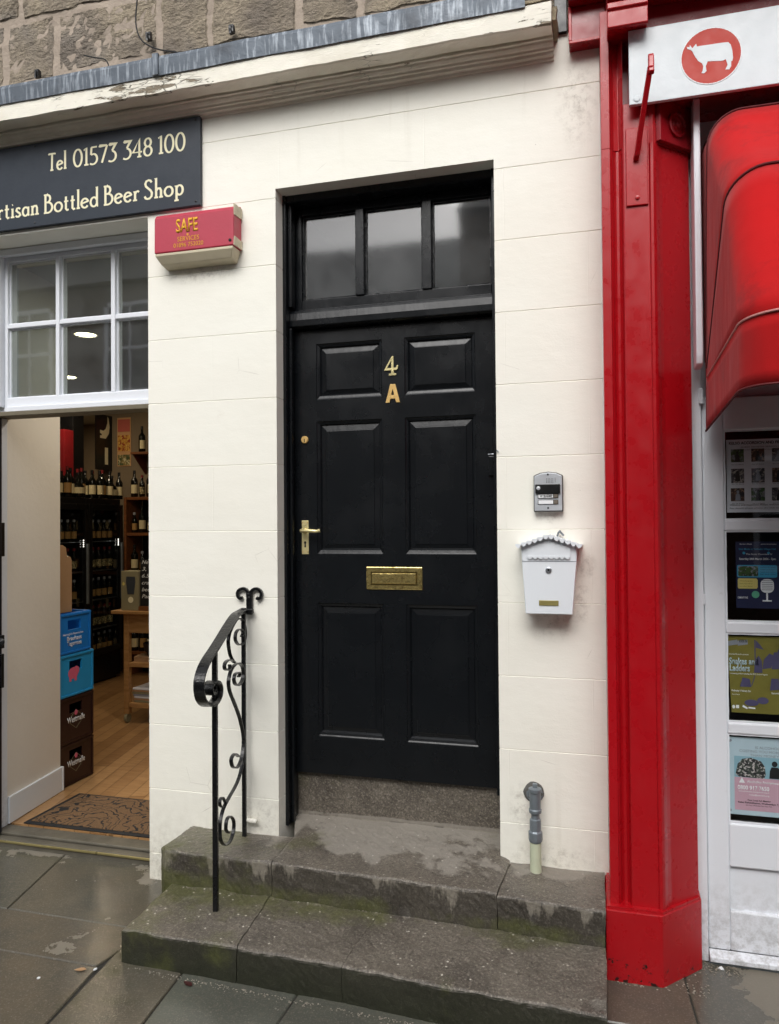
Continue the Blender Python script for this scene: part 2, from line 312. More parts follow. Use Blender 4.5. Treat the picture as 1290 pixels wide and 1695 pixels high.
# opposite side of the street
def mk_opp(name, a, b):
    s = NT(name); c = s.mix(s.noise(1.5, 5), L(a), L(b)); br = s.n('TexBrick'); s.l(s.co((1, 1, 1), rot=(R(90), 0, 0)), br.inputs['Vector']); br.inputs['Scale'].default_value = 1
    br.inputs['Brick Width'].default_value = .5; br.inputs['Row Height'].default_value = .28; br.inputs['Mortar Size'].default_value = .012
    br.inputs['Color1'].default_value = (*L(a), 1); br.inputs['Color2'].default_value = (*L(b), 1); br.inputs['Mortar'].default_value = (*L('6f675c'), 1)
    return s.set(s.mix(.6, c, br.outputs[0]), .9)
M['opp1'] = mk_opp('grey_stone', '7a7166', '5c554e'); M['opp2'] = mk_opp('brown_brick', '6b4b3a', '55402f'); M['opp3'] = simple('pale_harling', 'a8a59c', .9)
M['slate'] = simple('roof_slate', '33363b', .6, bs=14, bd=.03, var=.3)

# ---------------------------------------------------------------- helpers
BASE = {}
def bx(bm, x0, x1, y0, y1, z0, z1):
    v = [bm.verts.new(p) for p in ((x0, y0, z0), (x1, y0, z0), (x1, y1, z0), (x0, y1, z0), (x0, y0, z1), (x1, y0, z1), (x1, y1, z1), (x0, y1, z1))]
    for f in ((0, 3, 2, 1), (4, 5, 6, 7), (0, 1, 5, 4), (1, 2, 6, 5), (2, 3, 7, 6), (3, 0, 4, 7)): bm.faces.new([v[i] for i in f])
    return v
def box(*a):
    bm = bmesh.new(); bx(bm, *a); return bm
def boxes(*l):
    bm = bmesh.new()
    for a in l: bx(bm, *a)
    return bm
def prism(bm, pts, axis, a, b):   # polygon in the two other axes, extruded along axis from a to b
    def P(p, t): return {'x': (t, p[0], p[1]), 'y': (p[0], t, p[1]), 'z': (p[0], p[1], t)}[axis]
    v0 = [bm.verts.new(P(p, a)) for p in pts]; v1 = [bm.verts.new(P(p, b)) for p in pts]; n = len(pts)
    for i in range(n): bm.faces.new((v0[i], v0[(i+1) % n], v1[(i+1) % n], v1[i]))
    bm.faces.new(v0[::-1]); bm.faces.new(v1); return bm
def lathe(bm, prof, c, n=20, axis='z'):   # prof: (radius, height)
    rings = []
    for r, h in prof:
        ring = []
        for i in range(n):
            a = 2*math.pi*i/n; u, v = r*math.cos(a), r*math.sin(a)
            p = {'z': (u, v, h), 'y': (u, h, v), 'x': (h, u, v)}[axis]
            ring.append(bm.verts.new((c[0]+p[0], c[1]+p[1], c[2]+p[2])))
        rings.append(ring)
    for a, b in zip(rings, rings[1:]):
        for i in range(n): bm.faces.new((a[i], a[(i+1) % n], b[(i+1) % n], b[i]))
    bm.faces.new(rings[0][::-1]); bm.faces.new(rings[-1]); return bm
def smooth_path(pts, k=4):
    P = [Vector(p) for p in pts]; out = []
    for i in range(len(P)-1):
        p0, p1, p2, p3 = P[max(i-1, 0)], P[i], P[i+1], P[min(i+2, len(P)-1)]
        for j in range(k):
            t = j/k; out.append(.5*((2*p1)+(p2-p0)*t+(2*p0-5*p1+4*p2-p3)*t*t+(3*p1-p0-3*p2+p3)*t**3))
    out.append(P[-1]); return out
def sweep(bm, path, prof, side):   # rectangular / any profile (a along side vector, b along in-plane normal)
    P = [Vector(p) for p in path]; sd = Vector(side).normalized(); rings = []
    for i, p in enumerate(P):
        t = (P[min(i+1, len(P)-1)]-P[max(i-1, 0)]).normalized(); nn = sd.cross(t)
        nn = nn.normalized() if nn.length > 1e-6 else Vector((1, 0, 0))
        rings.append([bm.verts.new(p+sd*a+nn*b) for a, b in prof])
    n = len(prof)
    for a, b in zip(rings, rings[1:]):
        for i in range(n): bm.faces.new((a[i], a[(i+1) % n], b[(i+1) % n], b[i]))
    bm.faces.new(rings[0][::-1]); bm.faces.new(rings[-1]); return bm
def rect(w, h): return [(-w/2, -h/2), (w/2, -h/2), (w/2, h/2), (-w/2, h/2)]
def circ(r, n=8): return [(r*math.cos(2*math.pi*i/n), r*math.sin(2*math.pi*i/n)) for i in range(n)]
def tube(bm, pts, r, side=(0, 1, .01), n=8, k=4): return sweep(bm, smooth_path(pts, k) if k > 1 else pts, circ(r, n), side)
def rough_up(bm, cut, amp, sc, fine=0.):
    for ax in range(3):
        lo = min(v.co[ax] for v in bm.verts); hi = max(v.co[ax] for v in bm.verts); n = min(260, int((hi-lo)/cut)); nn = Vector((0, 0, 0)); nn[ax] = 1
        for i in range(1, n):
            pt = Vector((0, 0, 0)); pt[ax] = lo+(hi-lo)*i/n
            bmesh.ops.bisect_plane(bm, geom=bm.verts[:]+bm.edges[:]+bm.faces[:], plane_co=pt, plane_no=nn, dist=1e-6)
    bmesh.ops.triangulate(bm, faces=bm.faces[:])
    for v in bm.verts:
        d = noise.noise_vector(v.co*sc)*amp
        if fine: d += noise.noise_vector(v.co*sc*6)*fine
        v.co += d
    return bm
def obj(name, bm, m, parent=None, bevel=0., smooth=False, segs=2, keep=None):
    bmesh.ops.recalc_face_normals(bm, faces=bm.faces[:])
    me = bpy.data.meshes.new(name)
    if parent is not None:
        org = BASE[parent]
        for v in bm.verts: v.co -= org
        loc = Vector((0, 0, 0))
    else:
        xs = [v.co.x for v in bm.verts]; ys = [v.co.y for v in bm.verts]; zs = [v.co.z for v in bm.verts]
        org = Vector(((min(xs)+max(xs))/2, (min(ys)+max(ys))/2, min(zs)))
        for v in bm.verts: v.co -= org
        loc = org
    bm.to_mesh(me); bm.free()
    o = bpy.data.objects.new(name, me); C.objects.link(o); o.location = loc; o.parent = parent; BASE[o] = org
    me.materials.append(M[m] if isinstance(m, str) else m)
    if smooth:
        for p in me.polygons: p.use_smooth = True
    if bevel:
        b = o.modifiers.new('bevel', 'BEVEL'); b.width = bevel; b.segments = segs; b.limit_method = 'ANGLE'; b.angle_limit = R(35); b.harden_normals = False
    return o
def tag(o, label=None, cat=None, group=None, kind=None):
    if label: o['label'] = label
    if cat: o['category'] = cat
    if group: o['group'] = group
    if kind: o['kind'] = kind
    return o
def thing(name, label, cat, loc, group=None):
    o = bpy.data.objects.new(name, None); C.objects.link(o); o.location = loc; o.empty_display_size = .1; BASE[o] = Vector(loc)
    return tag(o, label, cat, group)
def dup(root, loc, rz=0, label=None, group=None):
    r = root.copy(); C.objects.link(r); r.location = loc; r.rotation_euler = (0, 0, rz); BASE[r] = Vector(loc)
    if label: r['label'] = label
    if group: r['group'] = group
    for ch in list(root.children):
        c = ch.copy(); C.objects.link(c); c.parent = r
        for g in ch.children:
            d = g.copy(); C.objects.link(d); d.parent = c
    return r
FRONT = ((1, 0, 0), (0, 0, 1), (0, -1, 0))        # reads left to right seen from the street
CRATE = ((0, 1, 0), (0, 0, 1), (1, 0, 0))         # faces +x
def place2d(bm, org, basis):
    u, v, n = (Vector(k) for k in basis); o = Vector(org)
    for w_ in bm.verts: w_.co = o+u*w_.co.x+v*w_.co.y+n*w_.co.z
    return bm
def flat(polys, org, basis=FRONT, t=.001, dz=.00015):
    bm = bmesh.new()
    for i, p in enumerate(polys):
        prism(bm, p, 'z', 0, t+i*dz)
    return place2d(bm, org, basis)
def ell(cx, cy, rx, ry, n=24, a0=0, a1=360): return [(cx+rx*math.cos(R(a0+(a1-a0)*i/n)), cy+ry*math.sin(R(a0+(a1-a0)*i/n))) for i in range(n+(0 if abs(a1-a0) == 360 else 1))]
def rrect(x0, x1, y0, y1, r, n=5):
    out = []
    for cx, cy, a in ((x1-r, y0+r, -90), (x1-r, y1-r, 0), (x0+r, y1-r, 90), (x0+r, y0+r, 180)): out += [(cx+r*math.cos(R(a+90*i/n)), cy+r*math.sin(R(a+90*i/n))) for i in range(n+1)]
    return out
def text(name, s, x0, x1, z, h, y, m, parent, basis=FRONT, bold=0., t=.0003, shear=0., org=None):
    """Lettering fitted between x0 and x1 with cap height h, baseline z, on the plane at y."""
    cu = bpy.data.curves.new(name, 'FONT'); cu.body = s; cu.size = 1; cu.offset = bold; cu.resolution_u = 3; cu.shear = shear; cu.extrude = 0
    o = bpy.data.objects.new(name, cu); me = o.to_mesh() if False else bpy.data.meshes.new_from_object(o)
    bm = bmesh.new(); bm.from_mesh(me); bpy.data.objects.remove(o); bpy.data.curves.remove(cu)
    xs = [v.co.x for v in bm.verts]; ax, bx_ = min(xs), max(xs); k = (x1-x0)/(bx_-ax); ky = h/.69
    for v in bm.verts: v.co = Vector(((v.co.x-ax)*k, v.co.y*ky, 0))
    r = bmesh.ops.extrude_face_region(bm, geom=bm.faces[:])
    for g in r['geom']:
        if isinstance(g, bmesh.types.BMVert): g.co.z = t
    place2d(bm, org if org else (x0, y, z), basis)
    return obj(name, bm, m, parent)

# ---- a small hand-cut roman letter set: strokes with a broad pen
def arc(cx, cy, rx, ry, a0, a1, n=12): return [(cx+rx*math.cos(R(a0+(a1-a0)*i/n)), cy+ry*math.sin(R(a0+(a1-a0)*i/n))) for i in range(n+1)]
def srf(x, y, w_=.09): return [(x-w_-.035, y+.01), (x+w_+.035, y+.01)]
G = {
 'T': (.56, [[(.27, 0), (.29, .97)], [(0, .93), (.06, .97), (.5, .97), (.56, .93)], srf(.27, .01)]),
 'e': (.46, [arc(.23, .25, .21, .25, 12, 325, 18), [(.03, .24), (.43, .34)]]),
 'l': (.14, [[(.07, 0), (.07, 1.06), (.0, 1.0)], srf(.07, .01, .07)]),
 '0': (.56, [arc(.28, .49, .25, .49, 90, 450, 26)]),
 '1': (.26, [[(.15, 0), (.15, 1), (.0, .86)], srf(.15, .01, .1)]),
 '5': (.48, [[(.08, .97), (.44, .97)], [(.1, .97), (.07, .55)], [(.07, .55)]+arc(.18, .29, .27, .30, 75, -115, 14)+[(.0, .05)]]),
 '7': (.48, [[(.0, .9), (.03, .97), (.48, .97)], [(.48, .97), (.16, 0)]]),
 '3': (.46, [[(.03, .92), (.05, .97), (.42, .97), (.2, .60)], [(.2, .60)]+arc(.16, .29, .27, .30, 70, -115, 14)+[(-.02, .05)]]),
 '4': (.54, [[(.38, 0), (.38, 1), (.0, .28), (.54, .28)], srf(.38, .01, .09)]),
 '8': (.48, [arc(.24, .74, .18, .23, 90, 450, 18), arc(.24, .26, .22, .26, 90, 450, 20)]),
 'A': (.62, [[(.02, 0), (.30, 1)], [(.30, 1), (.58, 0)], [(.1, .3), (.5, .3)], srf(.03, .01, .07), srf(.58, .01, .08)]),
 'r': (.34, [[(.09, 0), (.09, .5), (.0, .46)], [(.09, .34), (.16, .46), (.26, .5), (.33, .44)], srf(.09, .01, .09)]),
 't': (.3, [[(.12, .76), (.12, .08), (.19, 0), (.29, .04)], [(.0, .5), (.27, .5)]]),
 'i': (.16, [[(.08, 0), (.08, .5), (.0, .46)], [(.06, .70), (.1, .72)], srf(.08, .01, .08)]),
 's': (.32, [[(.29, .43), (.2, .5), (.08, .47), (.05, .37), (.14, .27), (.25, .2), (.29, .1), (.2, .01), (.08, .01), (.01, .08)]]),
 'a': (.42, [arc(.19, .24, .17, .24, 60, 300, 14), [(.36, .5), (.36, .05), (.42, 0)], [(.27, .46), (.36, .4)], [(.26, .03), (.36, .12)]]),
 'n': (.46, [[(.09, 0), (.09, .5), (.0, .46)], [(.09, .36), (.2, .49), (.32, .48), (.37, .36), (.37, 0)], srf(.09, .01, .08), srf(.37, .01, .08)]),
 'B': (.56, [[(.1, 0), (.1, 1)], [(.0, 1), (.2, 1)]+arc(.2, .79, .2, .21, 90, -90, 12)+[(.1, .58)], [(.2, .57)]+arc(.24, .29, .29, .29, 90, -90, 14)+[(.0, 0)]]),
 'o': (.5, [arc(.25, .25, .23, .25, 90, 450, 22)]),
 'd': (.48, [arc(.22, .25, .2, .25, 50, 310, 16), [(.41, 0), (.41, 1.06), (.34, 1.0)], [(.34, .43), (.41, .36)], [(.34, .06), (.41, .14)], [(.41, .01), (.48, .01)]]),
 'S': (.48, [[(.42, .86), (.36, .96), (.24, 1.0), (.11, .95), (.05, .82), (.09, .68), (.22, .56), (.36, .44), (.44, .3), (.42, .13), (.31, .02), (.17, .0), (.06, .05), (.01, .16)]]),
 'h': (.48, [[(.1, 0), (.1, 1.06), (.02, 1.0)], [(.1, .36), (.21, .49), (.33, .48), (.39, .36), (.39, 0)], srf(.1, .01, .08), srf(.39, .01, .08)]),
 'p': (.5, [[(.1, -.3), (.1, .5), (.0, .46)], arc(.27, .25, .19, .25, 130, -130, 16), [(.1, .36), (.15, .44)], [(.1, .12), (.15, .06)], srf(.1, -.29, .09)]),
}
def pen_word(bm, s, x0, x1, z, h, thick=.085, thin=.05, gap=.11):
    tot = sum(G[c][0] for c in s)+gap*(len(s)-1); k = (x1-x0)/tot; x = 0; q = 0
    for c in s:
        for st in G[c][1]:
            P = [Vector((x0+(x+a)*k, z+b*h)) for a, b in st]; q += 1; Ls, Rs = [], []
            for i, p in enumerate(P):
                d = (P[min(i+1, len(P)-1)]-P[max(0, i-1)]); d = d.normalized() if d.length > 0 else Vector((1, 0))
                # mitred joint
                wd = (thin+(thick-thin)*abs(d.y)**1.5)*h/2
                nn = Vector((-d.y, d.x))
                if 0 < i < len(P)-1:
                    d1 = (P[i]-P[i-1]).normalized(); n1 = Vector((-d1.y, d1.x)); cs = max(.45, nn.dot(n1)); wd /= cs
                Ls.append(p+nn*wd); Rs.append(p-nn*wd)
            for i in range(len(P)-1):
                vs = [bm.verts.new((a.x, a.y, .0006+q*.00002)) for a in (Rs[i], Rs[i+1], Ls[i+1], Ls[i])]
                bm.faces.new(vs)
        x += G[c][0]+gap
    return bm
def pen_text(name, words, z, h, y, m, parent, **k):
    bm = bmesh.new()
    for s, a, b in words: pen_word(bm, s, a, b, z, h, **k)
    bmesh.ops.remove_doubles(bm, verts=bm.verts, dist=1e-6)
    place2d(bm, (0, y, 0), FRONT); 
    o = obj(name, bm, m, parent)
    return o

# ================================================================ SETTING
# road and pavement
tag(obj('road', box(-40, 40, -8.2, -2.32, -.5, -.12), 'cloud'), kind='structure')
tag(obj('far_pavement', box(-40, 40, -9.6, -8.2, -.5, 0.0), 'joint', bevel=.02), kind='structure')
tag(obj('ground', box(-60, 60, -60, 60, -1.2, -.5), 'joint'), kind='structure')
tag(obj('kerb', box(-40, 40, -2.32, -2.16, -.5, .0), 'step', bevel=.02), kind='structure')
bm = bmesh.new(); tl = bm.faces.layers.float.new('tint')
def slab(pts, tint):
    g = .0025; n = len(pts); cx = sum(p[0] for p in pts)/n; cyy = sum(p[1] for p in pts)/n
    z = random.uniform(-.0015, .0015); tl_ = [random.uniform(-.0015, .0015) for _ in pts]
    def ins(p, d):
        v = Vector((cx-p[0], cyy-p[1])); return (p[0]+d*(1 if v.x > 0 else -1), p[1]+d*(1 if v.y > 0 else -1))
    a = [bm.verts.new((*ins(p, g), -.03)) for p in pts]; b = [bm.verts.new((*ins(p, g), z+tl_[i]-.004)) for i, p in enumerate(pts)]
    c = [bm.verts.new((*ins(p, g+.004), z+tl_[i])) for i, p in enumerate(pts)]
    for r0, r1 in ((a, b), (b, c)):
        for i in range(n): f = bm.faces.new((r0[i], r0[(i+1) % n], r1[(i+1) % n], r1[i])); f[tl] = tint
    f = bm.faces.new(c); f[tl] = tint
rows = [(-.405, .24, [-5.2, -4.3, -3.5, (-2.52, -2.67), -1.76]), (-.68, -.405, [-5.0, -4.1, -3.2, -2.84, (-1.86, -1.80)]), ]
for y0, y1, xs in rows:
    xs = [x if isinstance(x, tuple) else (x, x) for x in xs]
    for (a0, a1), (b0, b1) in zip(xs, xs[1:]): slab([(a0, y0), (b0, y0), (b1, y1), (a1, y1)], random.random())
for y0, y1, xs in [(-1.24, -.68, [-5, -4.3, -3.4, -2.6, (-1.785, -1.85)]), (-1.24, -.52, [(-1.785, -1.85), (-1.47, -1.53), (-1.07, -1.05), -.52, -.02, (.365, .31), 1.0, 1.7, 2.4, 3.2]), (-1.7, -1.24, [-5, -3.9, -3, -2.2, -1.5, -.7, .1, .9, 1.6, 2.4, 3.3]), (-2.16, -1.7, [-5, -4.2, -3.4, -2.7, -1.9, -1.1, -.4, .4, 1.3, 2.2, 3.2]), (-.52, .2, [-.1, (.31, .27), 1.05, 1.8, 2.6, 3.4]), (-.52, -.2, [(-1.88, -1.88), -1.3])]:
    xs = [x if isinstance(x, tuple) else (x, x) for x in xs]
    for (a0, a1), (b0, b1) in zip(xs, xs[1:]): slab([(a0, y0), (b0, y0), (b1, y1), (a1, y1)], random.random())
tag(obj('pavement', bm, 'pave'), kind='structure')
tag(obj('pavement_bed', box(-6, 4, -2.16, .3, -.4, -.006), 'joint'), kind='structure')
tag(obj('shop_floor', box(-7.2, -1.6, .27, 6.2, -.1, .06), 'floor'), kind='structure')

# ================================================================ STEPS
stp = thing('stone_steps', 'two worn mossy stone steps leading up to the black front door', 'steps', (-.9, -.3, 0))
def block(name, pts, z0, z1, amp=.0055, bev=.013, zb=None, cut=.018, label=None):
    b = bmesh.new(); prism(b, pts, 'z', z0, z1)
    if zb is not None:
        ym = max(p[1] for p in pts)
        for v in b.verts:
            if v.co.z > z0+.01 and abs(v.co.y-ym) < .02: v.co.z = zb
    bmesh.ops.recalc_face_normals(b, faces=b.faces[:])
    fe = [e for e in b.edges if min(v.co.z for v in e.verts) > z0+.01 and (max(v.co.y for v in e.verts) < min(p[1] for p in pts)+.07 or max(v.co.x for v in e.verts) < -1.76)]
    bmesh.ops.bevel(b, geom=fe, offset=bev, segments=3, profile=.5, affect='EDGES')
    rough_up(b, cut, amp, 9, .0028)
    o = obj(name, b, 'step', stp, smooth=False)
    if label: o['label'] = label
    return o
block('lower_step', [(-1.78, -.635), (-1.2955, -.64), (-1.3385, -.20), (-1.80, -.20)], -.05, .130, label='mossy left end block of the lower step')
block('lower_step', [(-1.2925, -.64), (-.8840, -.65), (-.849, -.20), (-1.3355, -.20)], -.05, .1295)
block('lower_step', [(-.8825, -.65), (-.10, -.695), (.013, -.70), (.013, -.20), (-.8475, -.20)], -.05, .1295)
block('upper_step', [(-1.86, -.235), (-1.83, -.26), (-1.3255, -.262), (-1.3325, .0), (-1.845, .0)], .06, .270, label='mossy plinth block under the railing')
block('upper_step', [(-1.322, -.264), (-.3835, -.285), (-.3665, -.02), (-.40, .24), (-1.42, .24), (-1.33, -.0)], .06, .272, zb=.302)
block('upper_step', [(-.3805, -.285), (.012, -.31), (.012, .02), (-.3635, .02)], .06, .266, amp=.0065)
block('threshold_stone', [(-1.46, .198), (-.36, .198), (-.36, .40), (-1.46, .40)], .2, .505, amp=.003, bev=.006)

# ================================================================ THE SHOP BUILDING
B = thing('shop_building', 'cream rendered shopfront building with a black door and a lead-topped cornice', 'building', (-1.5, .15, 0))
def course_wall(bm, x0, x1, y0, y1, z0, z1, c=.0024, phase=.125, h=.305, amp=0):
    zs = [z0]; k = math.ceil((z0-phase)/h+1e-6)
    while phase+k*h < z1-1e-4:
        if phase+k*h > z0+.01: zs.append(phase+k*h)
        k += 1
    zs.append(z1); rings = []
    def ring(z, i): 
        return [bm.verts.new(p) for p in ((x0+i, y0+i, z), (x1-i, y0+i, z), (x1-i, y1, z), (x0+i, y1, z))]
    for a, b in zip(zs, zs[1:]):
        i0 = c if a > z0 else 0; i1 = c if b < z1 else 0
        rings += [ring(a, i0), ring(a+c, 0), ring(b-c, 0), ring(b, i1)]
    for a, b in zip(rings, rings[1:]):
        for i in range(4): bm.faces.new((a[i], a[(i+1) % 4], b[(i+1) % 4], b[i]))
    bm.faces.new(rings[0][::-1]); bm.faces.new(rings[-1])
bm = bmesh.new()
course_wall(bm, -2.07, -1.405, 0, .3, -.03, 3.218)
course_wall(bm, -.405, .030, 0, .3, .235, 3.218)
course_wall(bm, -2.07, .030, 0, .3, 3.218, 3.70)
course_wall(bm, -6.5, -2.07, 0, .3, 3.165, 3.70)
course_wall(bm, -6.5, -5.2, 0, .3, -.03, 3.165)
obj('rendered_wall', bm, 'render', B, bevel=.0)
obj('plinth', box(-.405, .03, .01, .3, -.1, .235), 'step', B)
# ashlar above
bm = bmesh.new(); bx(bm, -6.5, -3.61, .05, .4, 3.6, 6.6); bx(bm, .51, 3.5, .05, .4, 3.6, 6.6); bx(bm, -3.6, .5, .05, .4, 4.75, 6.6); b2 = boxes((-3.605, .505, .040, .4, 3.6, 4.745)); rough_up(b2, .05, .012, 9, .004); me = bpy.data.meshes.new('tmp'); b2.to_mesh(me); b2.free(); bm.from_mesh(me); bpy.data.meshes.remove(me)
obj('mortar_backing', bm, 'mortar', B)
bm = bmesh.new()
r_ = random.Random(3); z = 3.78; first = [[-3.2, -2.98, -2.75, -2.5, -2.25, -1.98, -1.7, -1.42, -1.2, -.9, -.6, -.35, -.1, .2], [-3.5, -2.93, -2.62, -2.02, -1.75, -1.30, -1.0, -.55, -.1, .3]]
for ri in range(9):
    h = (.175, .33, .26, .33, .3, .28, .33, .3, .3)[ri]
    xs = first[ri] if ri < 2 else None
    if not xs:
        xs = [-3.4]
        while xs[-1] < .3: xs.append(xs[-1]+r_.uniform(.3, .7))
    a = xs[0]
    while a > -6.3: a -= r_.uniform(.35, .7); xs.insert(0, a)
    while xs[-1] < 3.3: xs.append(xs[-1]+r_.uniform(.35, .7))
    for a, b in zip(xs, xs[1:]):
        j = r_.uniform(.010, .020); t = bmesh.new(); dz = [r_.uniform(-.012, .012) for _ in range(4)]
        prism(t, [(a+j, z+j+dz[0]), (b-j, z+j+dz[1]), (b-j, z+h-j+dz[2]), (a+j, z+h-j+dz[3])], 'y', .036+r_.uniform(-.006, .004), .2)
        bmesh.ops.recalc_face_normals(t, faces=t.faces[:]); bmesh.ops.bevel(t, geom=t.edges[:], offset=.006, segments=2, affect='EDGES')
        if z < 4.6 and b < .5 and a > -3.6: rough_up(t, .022, .012, 9, .006)
        me = bpy.data.meshes.new('tmp'); t.to_mesh(me); t.free(); bm.from_mesh(me); bpy.data.meshes.remove(me)
    z += h
obj('stone_wall', bm, 'ashlar', B)
# cornice: fascia, soffit, bed mould
XR = -.153
corn = obj('cornice', rough_up(prism(bmesh.new(), [(0.02, 3.76), (-.158, 3.742), (-.162, 3.735), (-.160, 3.655), (-.150, 3.652), (-.078, 3.656), (-.076, 3.668), (.02, 3.668)], 'x', -6.5, XR), .035, .0035, 5, .0018), 'cornice', B)
obj('bed_moulding', rough_up(prism(bmesh.new(), [(0.0, 3.664), (-.068, 3.662), (-.068, 3.650), (-.058, 3.648), (-.056, 3.640), (-.048, 3.633), (-.040, 3.631), (-.038, 3.622), (-.028, 3.620), (-.026, 3.609), (-.010, 3.607), (-.008, 3.596), (0.0, 3.595)], 'x', -6.5, XR+.002), .04, .0015, 6, .0006), 'cornice', corn)
bm = bmesh.new(); n = 150; rr = []
for i in range(n+1):
    x = -6.5+(XR-.10+6.5)*i/n; wv = noise.noise(Vector((x*3.1, 0, 2)))*.005; w2 = noise.noise(Vector((x*9, 4, 0)))*.003
    rr.append([bm.verts.new(p) for p in ((x, -.150, 3.737+w2), (x, -.170+w2, 3.728+wv), (x, -.174+w2, 3.800+wv), (x, -.168+w2, 3.818+wv), (x, -.10, 3.832+wv), (x, .06, 3.86), (x, .06, 3.74), (x, -.150, 3.741))])
for a, b in zip(rr, rr[1:]):
    for i in range(8): bm.faces.new((a[i], a[(i+1) % 8], b[(i+1) % 8], b[i]))
bm.faces.new(rr[0]); bm.faces.new(rr[-1][::-1])
for xs_ in (-1.93, -4.1): bx(bm, xs_, xs_+.03, -.181, -.165, 3.728, 3.826)
obj('lead_flashing', bm, 'lead', corn, smooth=False)
# exposed rot at the right end of the cornice

bm = boxes((XR+.001, XR+.02, -.14, .02, 3.675, 3.73), (XR-.16, XR+.006, -.166, -.150, 3.742, 3.752)); rough_up(bm, .015, .006, 22, .003)
obj('rotten_timber', bm, simple('rotten_timber', '8d826c', .95, var=.4, vs=30, bs=60, bd=.01), corn)
obj('wall_joint_shadow_gap', box(-.145, -.098, -.02, .05, 3.70, 6.4), 'dark', B).name = 'shadow_gap_strip'  # dark strip standing in for the shaded gap between the two fronts

# --- front door frame, transom, leaf
FD = obj('door_frame', boxes((-1.46, -1.390, .078, .30, .285, 3.235), (-.428, -.34, .078, .30, .508, 3.235), (-1.39, -.428, .085, .30, 3.185, 3.235)), 'black', B, bevel=.004)
bm = bmesh.new()
prism(bm, [(.30, 2.60), (.135, 2.604), (.122, 2.612), (.121, 2.640), (.125, 2.672), (.132, 2.686), (.150, 2.695), (.30, 2.695)], 'x', -1.390, -.428)
obj('transom_rail', bm, 'black', FD, bevel=.002)
obj('stop_bead', boxes((-1.389, -1.376, .110, .135, .29, 2.60), (-1.389, -1.372, .105, .150, 2.70, 3.184)), 'black', FD, bevel=.003)
TW = obj('transom_window', boxes((-1.389, -1.346, .168, .22, 2.696, 3.184), (-.441, -.428, .168, .22, 2.696, 3.184), (-1.346, -.441, .168, .22, 2.696, 2.745), (-1.346, -.441, .168, .22, 3.150, 3.184), (-1.074, -1.033, .160, .22, 2.7455, 3.1495), (-.756, -.712, .160, .22, 2.7455, 3.1495)), 'black', B, bevel=.003)
for i, (a, b) in enumerate(((-1.346, -1.074), (-1.033, -.756), (-.712, -.441))):
    g = box(a-.004, b+.004, .194, .198, 2.741, 3.153)
    obj('glass_pane', g, 'glassbright' if i == 2 else 'glassdull', TW)
    gb = bmesh.new(); 
    for (x0, x1, z0, z1) in ((a, a+.008, 2.745, 3.15), (b-.008, b, 2.745, 3.15), (a+.008, b-.008, 2.745, 2.754), (a+.008, b-.008, 3.141, 3.15)): bx(gb, x0, x1, .184, .1935, z0, z1)
    rough_up(gb, .02, .001, 40); obj('putty', gb, 'black', TW)
# leaf
Y = .17; X0, X1, Z0, Z1 = -1.388, -.40, .508, 2.598
px = [(-1.276, -.952), (-.845, -.518)]; pz = [(.681, 1.309), (1.537, 2.165), (2.266, 2.533)]
xs = [X0]+[v for p in px for v in p]+[X1]; zs = [Z0]+[v for p in pz for v in p]+[Z1]
bm = bmesh.new()
def q4(pts): bm.faces.new([bm.verts.new(p) for p in pts])
for i in range(5):
    for j in range(7):
        x0, x1, z0, z1 = xs[i], xs[i+1], zs[j], zs[j+1]
        if i % 2 == 1 and j % 2 == 1:
            lv = [(0, Y), (.002, Y+.004), (.006, Y+.007), (.014, Y+.010), (.018, Y+.016), (.020, Y+.020), (.044, Y+.016 if z1 < 2.2 else Y+.013), (.0455, Y+.0135 if z1 < 2.2 else Y+.010), (.048, Y+.013 if z1 < 2.2 else Y+.009)]
            prev = None
            for d, yy in lv:
                db = d*1.35 if d < .03 else d
                r = [(x0+d, yy, z0+db), (x1-d, yy, z0+db), (x1-d, yy, z1-d), (x0+d, yy, z1-d)]
                if prev:
                    for k in range(4): q4((prev[k], prev[(k+1) % 4], r[(k+1) % 4], r[k]))
                prev = r
            q4(prev)
        else: q4(((x0, Y, z0), (x1, Y, z0), (x1, Y, z1), (x0, Y, z1)))
bmesh.ops.remove_doubles(bm, verts=bm.verts, dist=1e-5)
q4(((X0, Y, Z0), (X1, Y, Z0), (X1, Y+.045, Z0), (X0, Y+.045, Z0))); q4(((X0, Y, Z0), (X0, Y+.045, Z0), (X0, Y+.045, Z1), (X0, Y, Z1))); q4(((X0, Y+.045, Z0), (X1, Y+.045, Z0), (X1, Y+.045, Z1), (X0, Y+.045, Z1))); q4(((X0, Y, Z1), (X1, Y, Z1), (X1, Y+.045, Z1), (X0, Y+.045, Z1)))
bmesh.ops.remove_doubles(bm, verts=bm.verts, dist=1e-5)
D = obj('front_door', bm, 'black', B)
D['label'] = 'black six-panel front door with brass fittings'
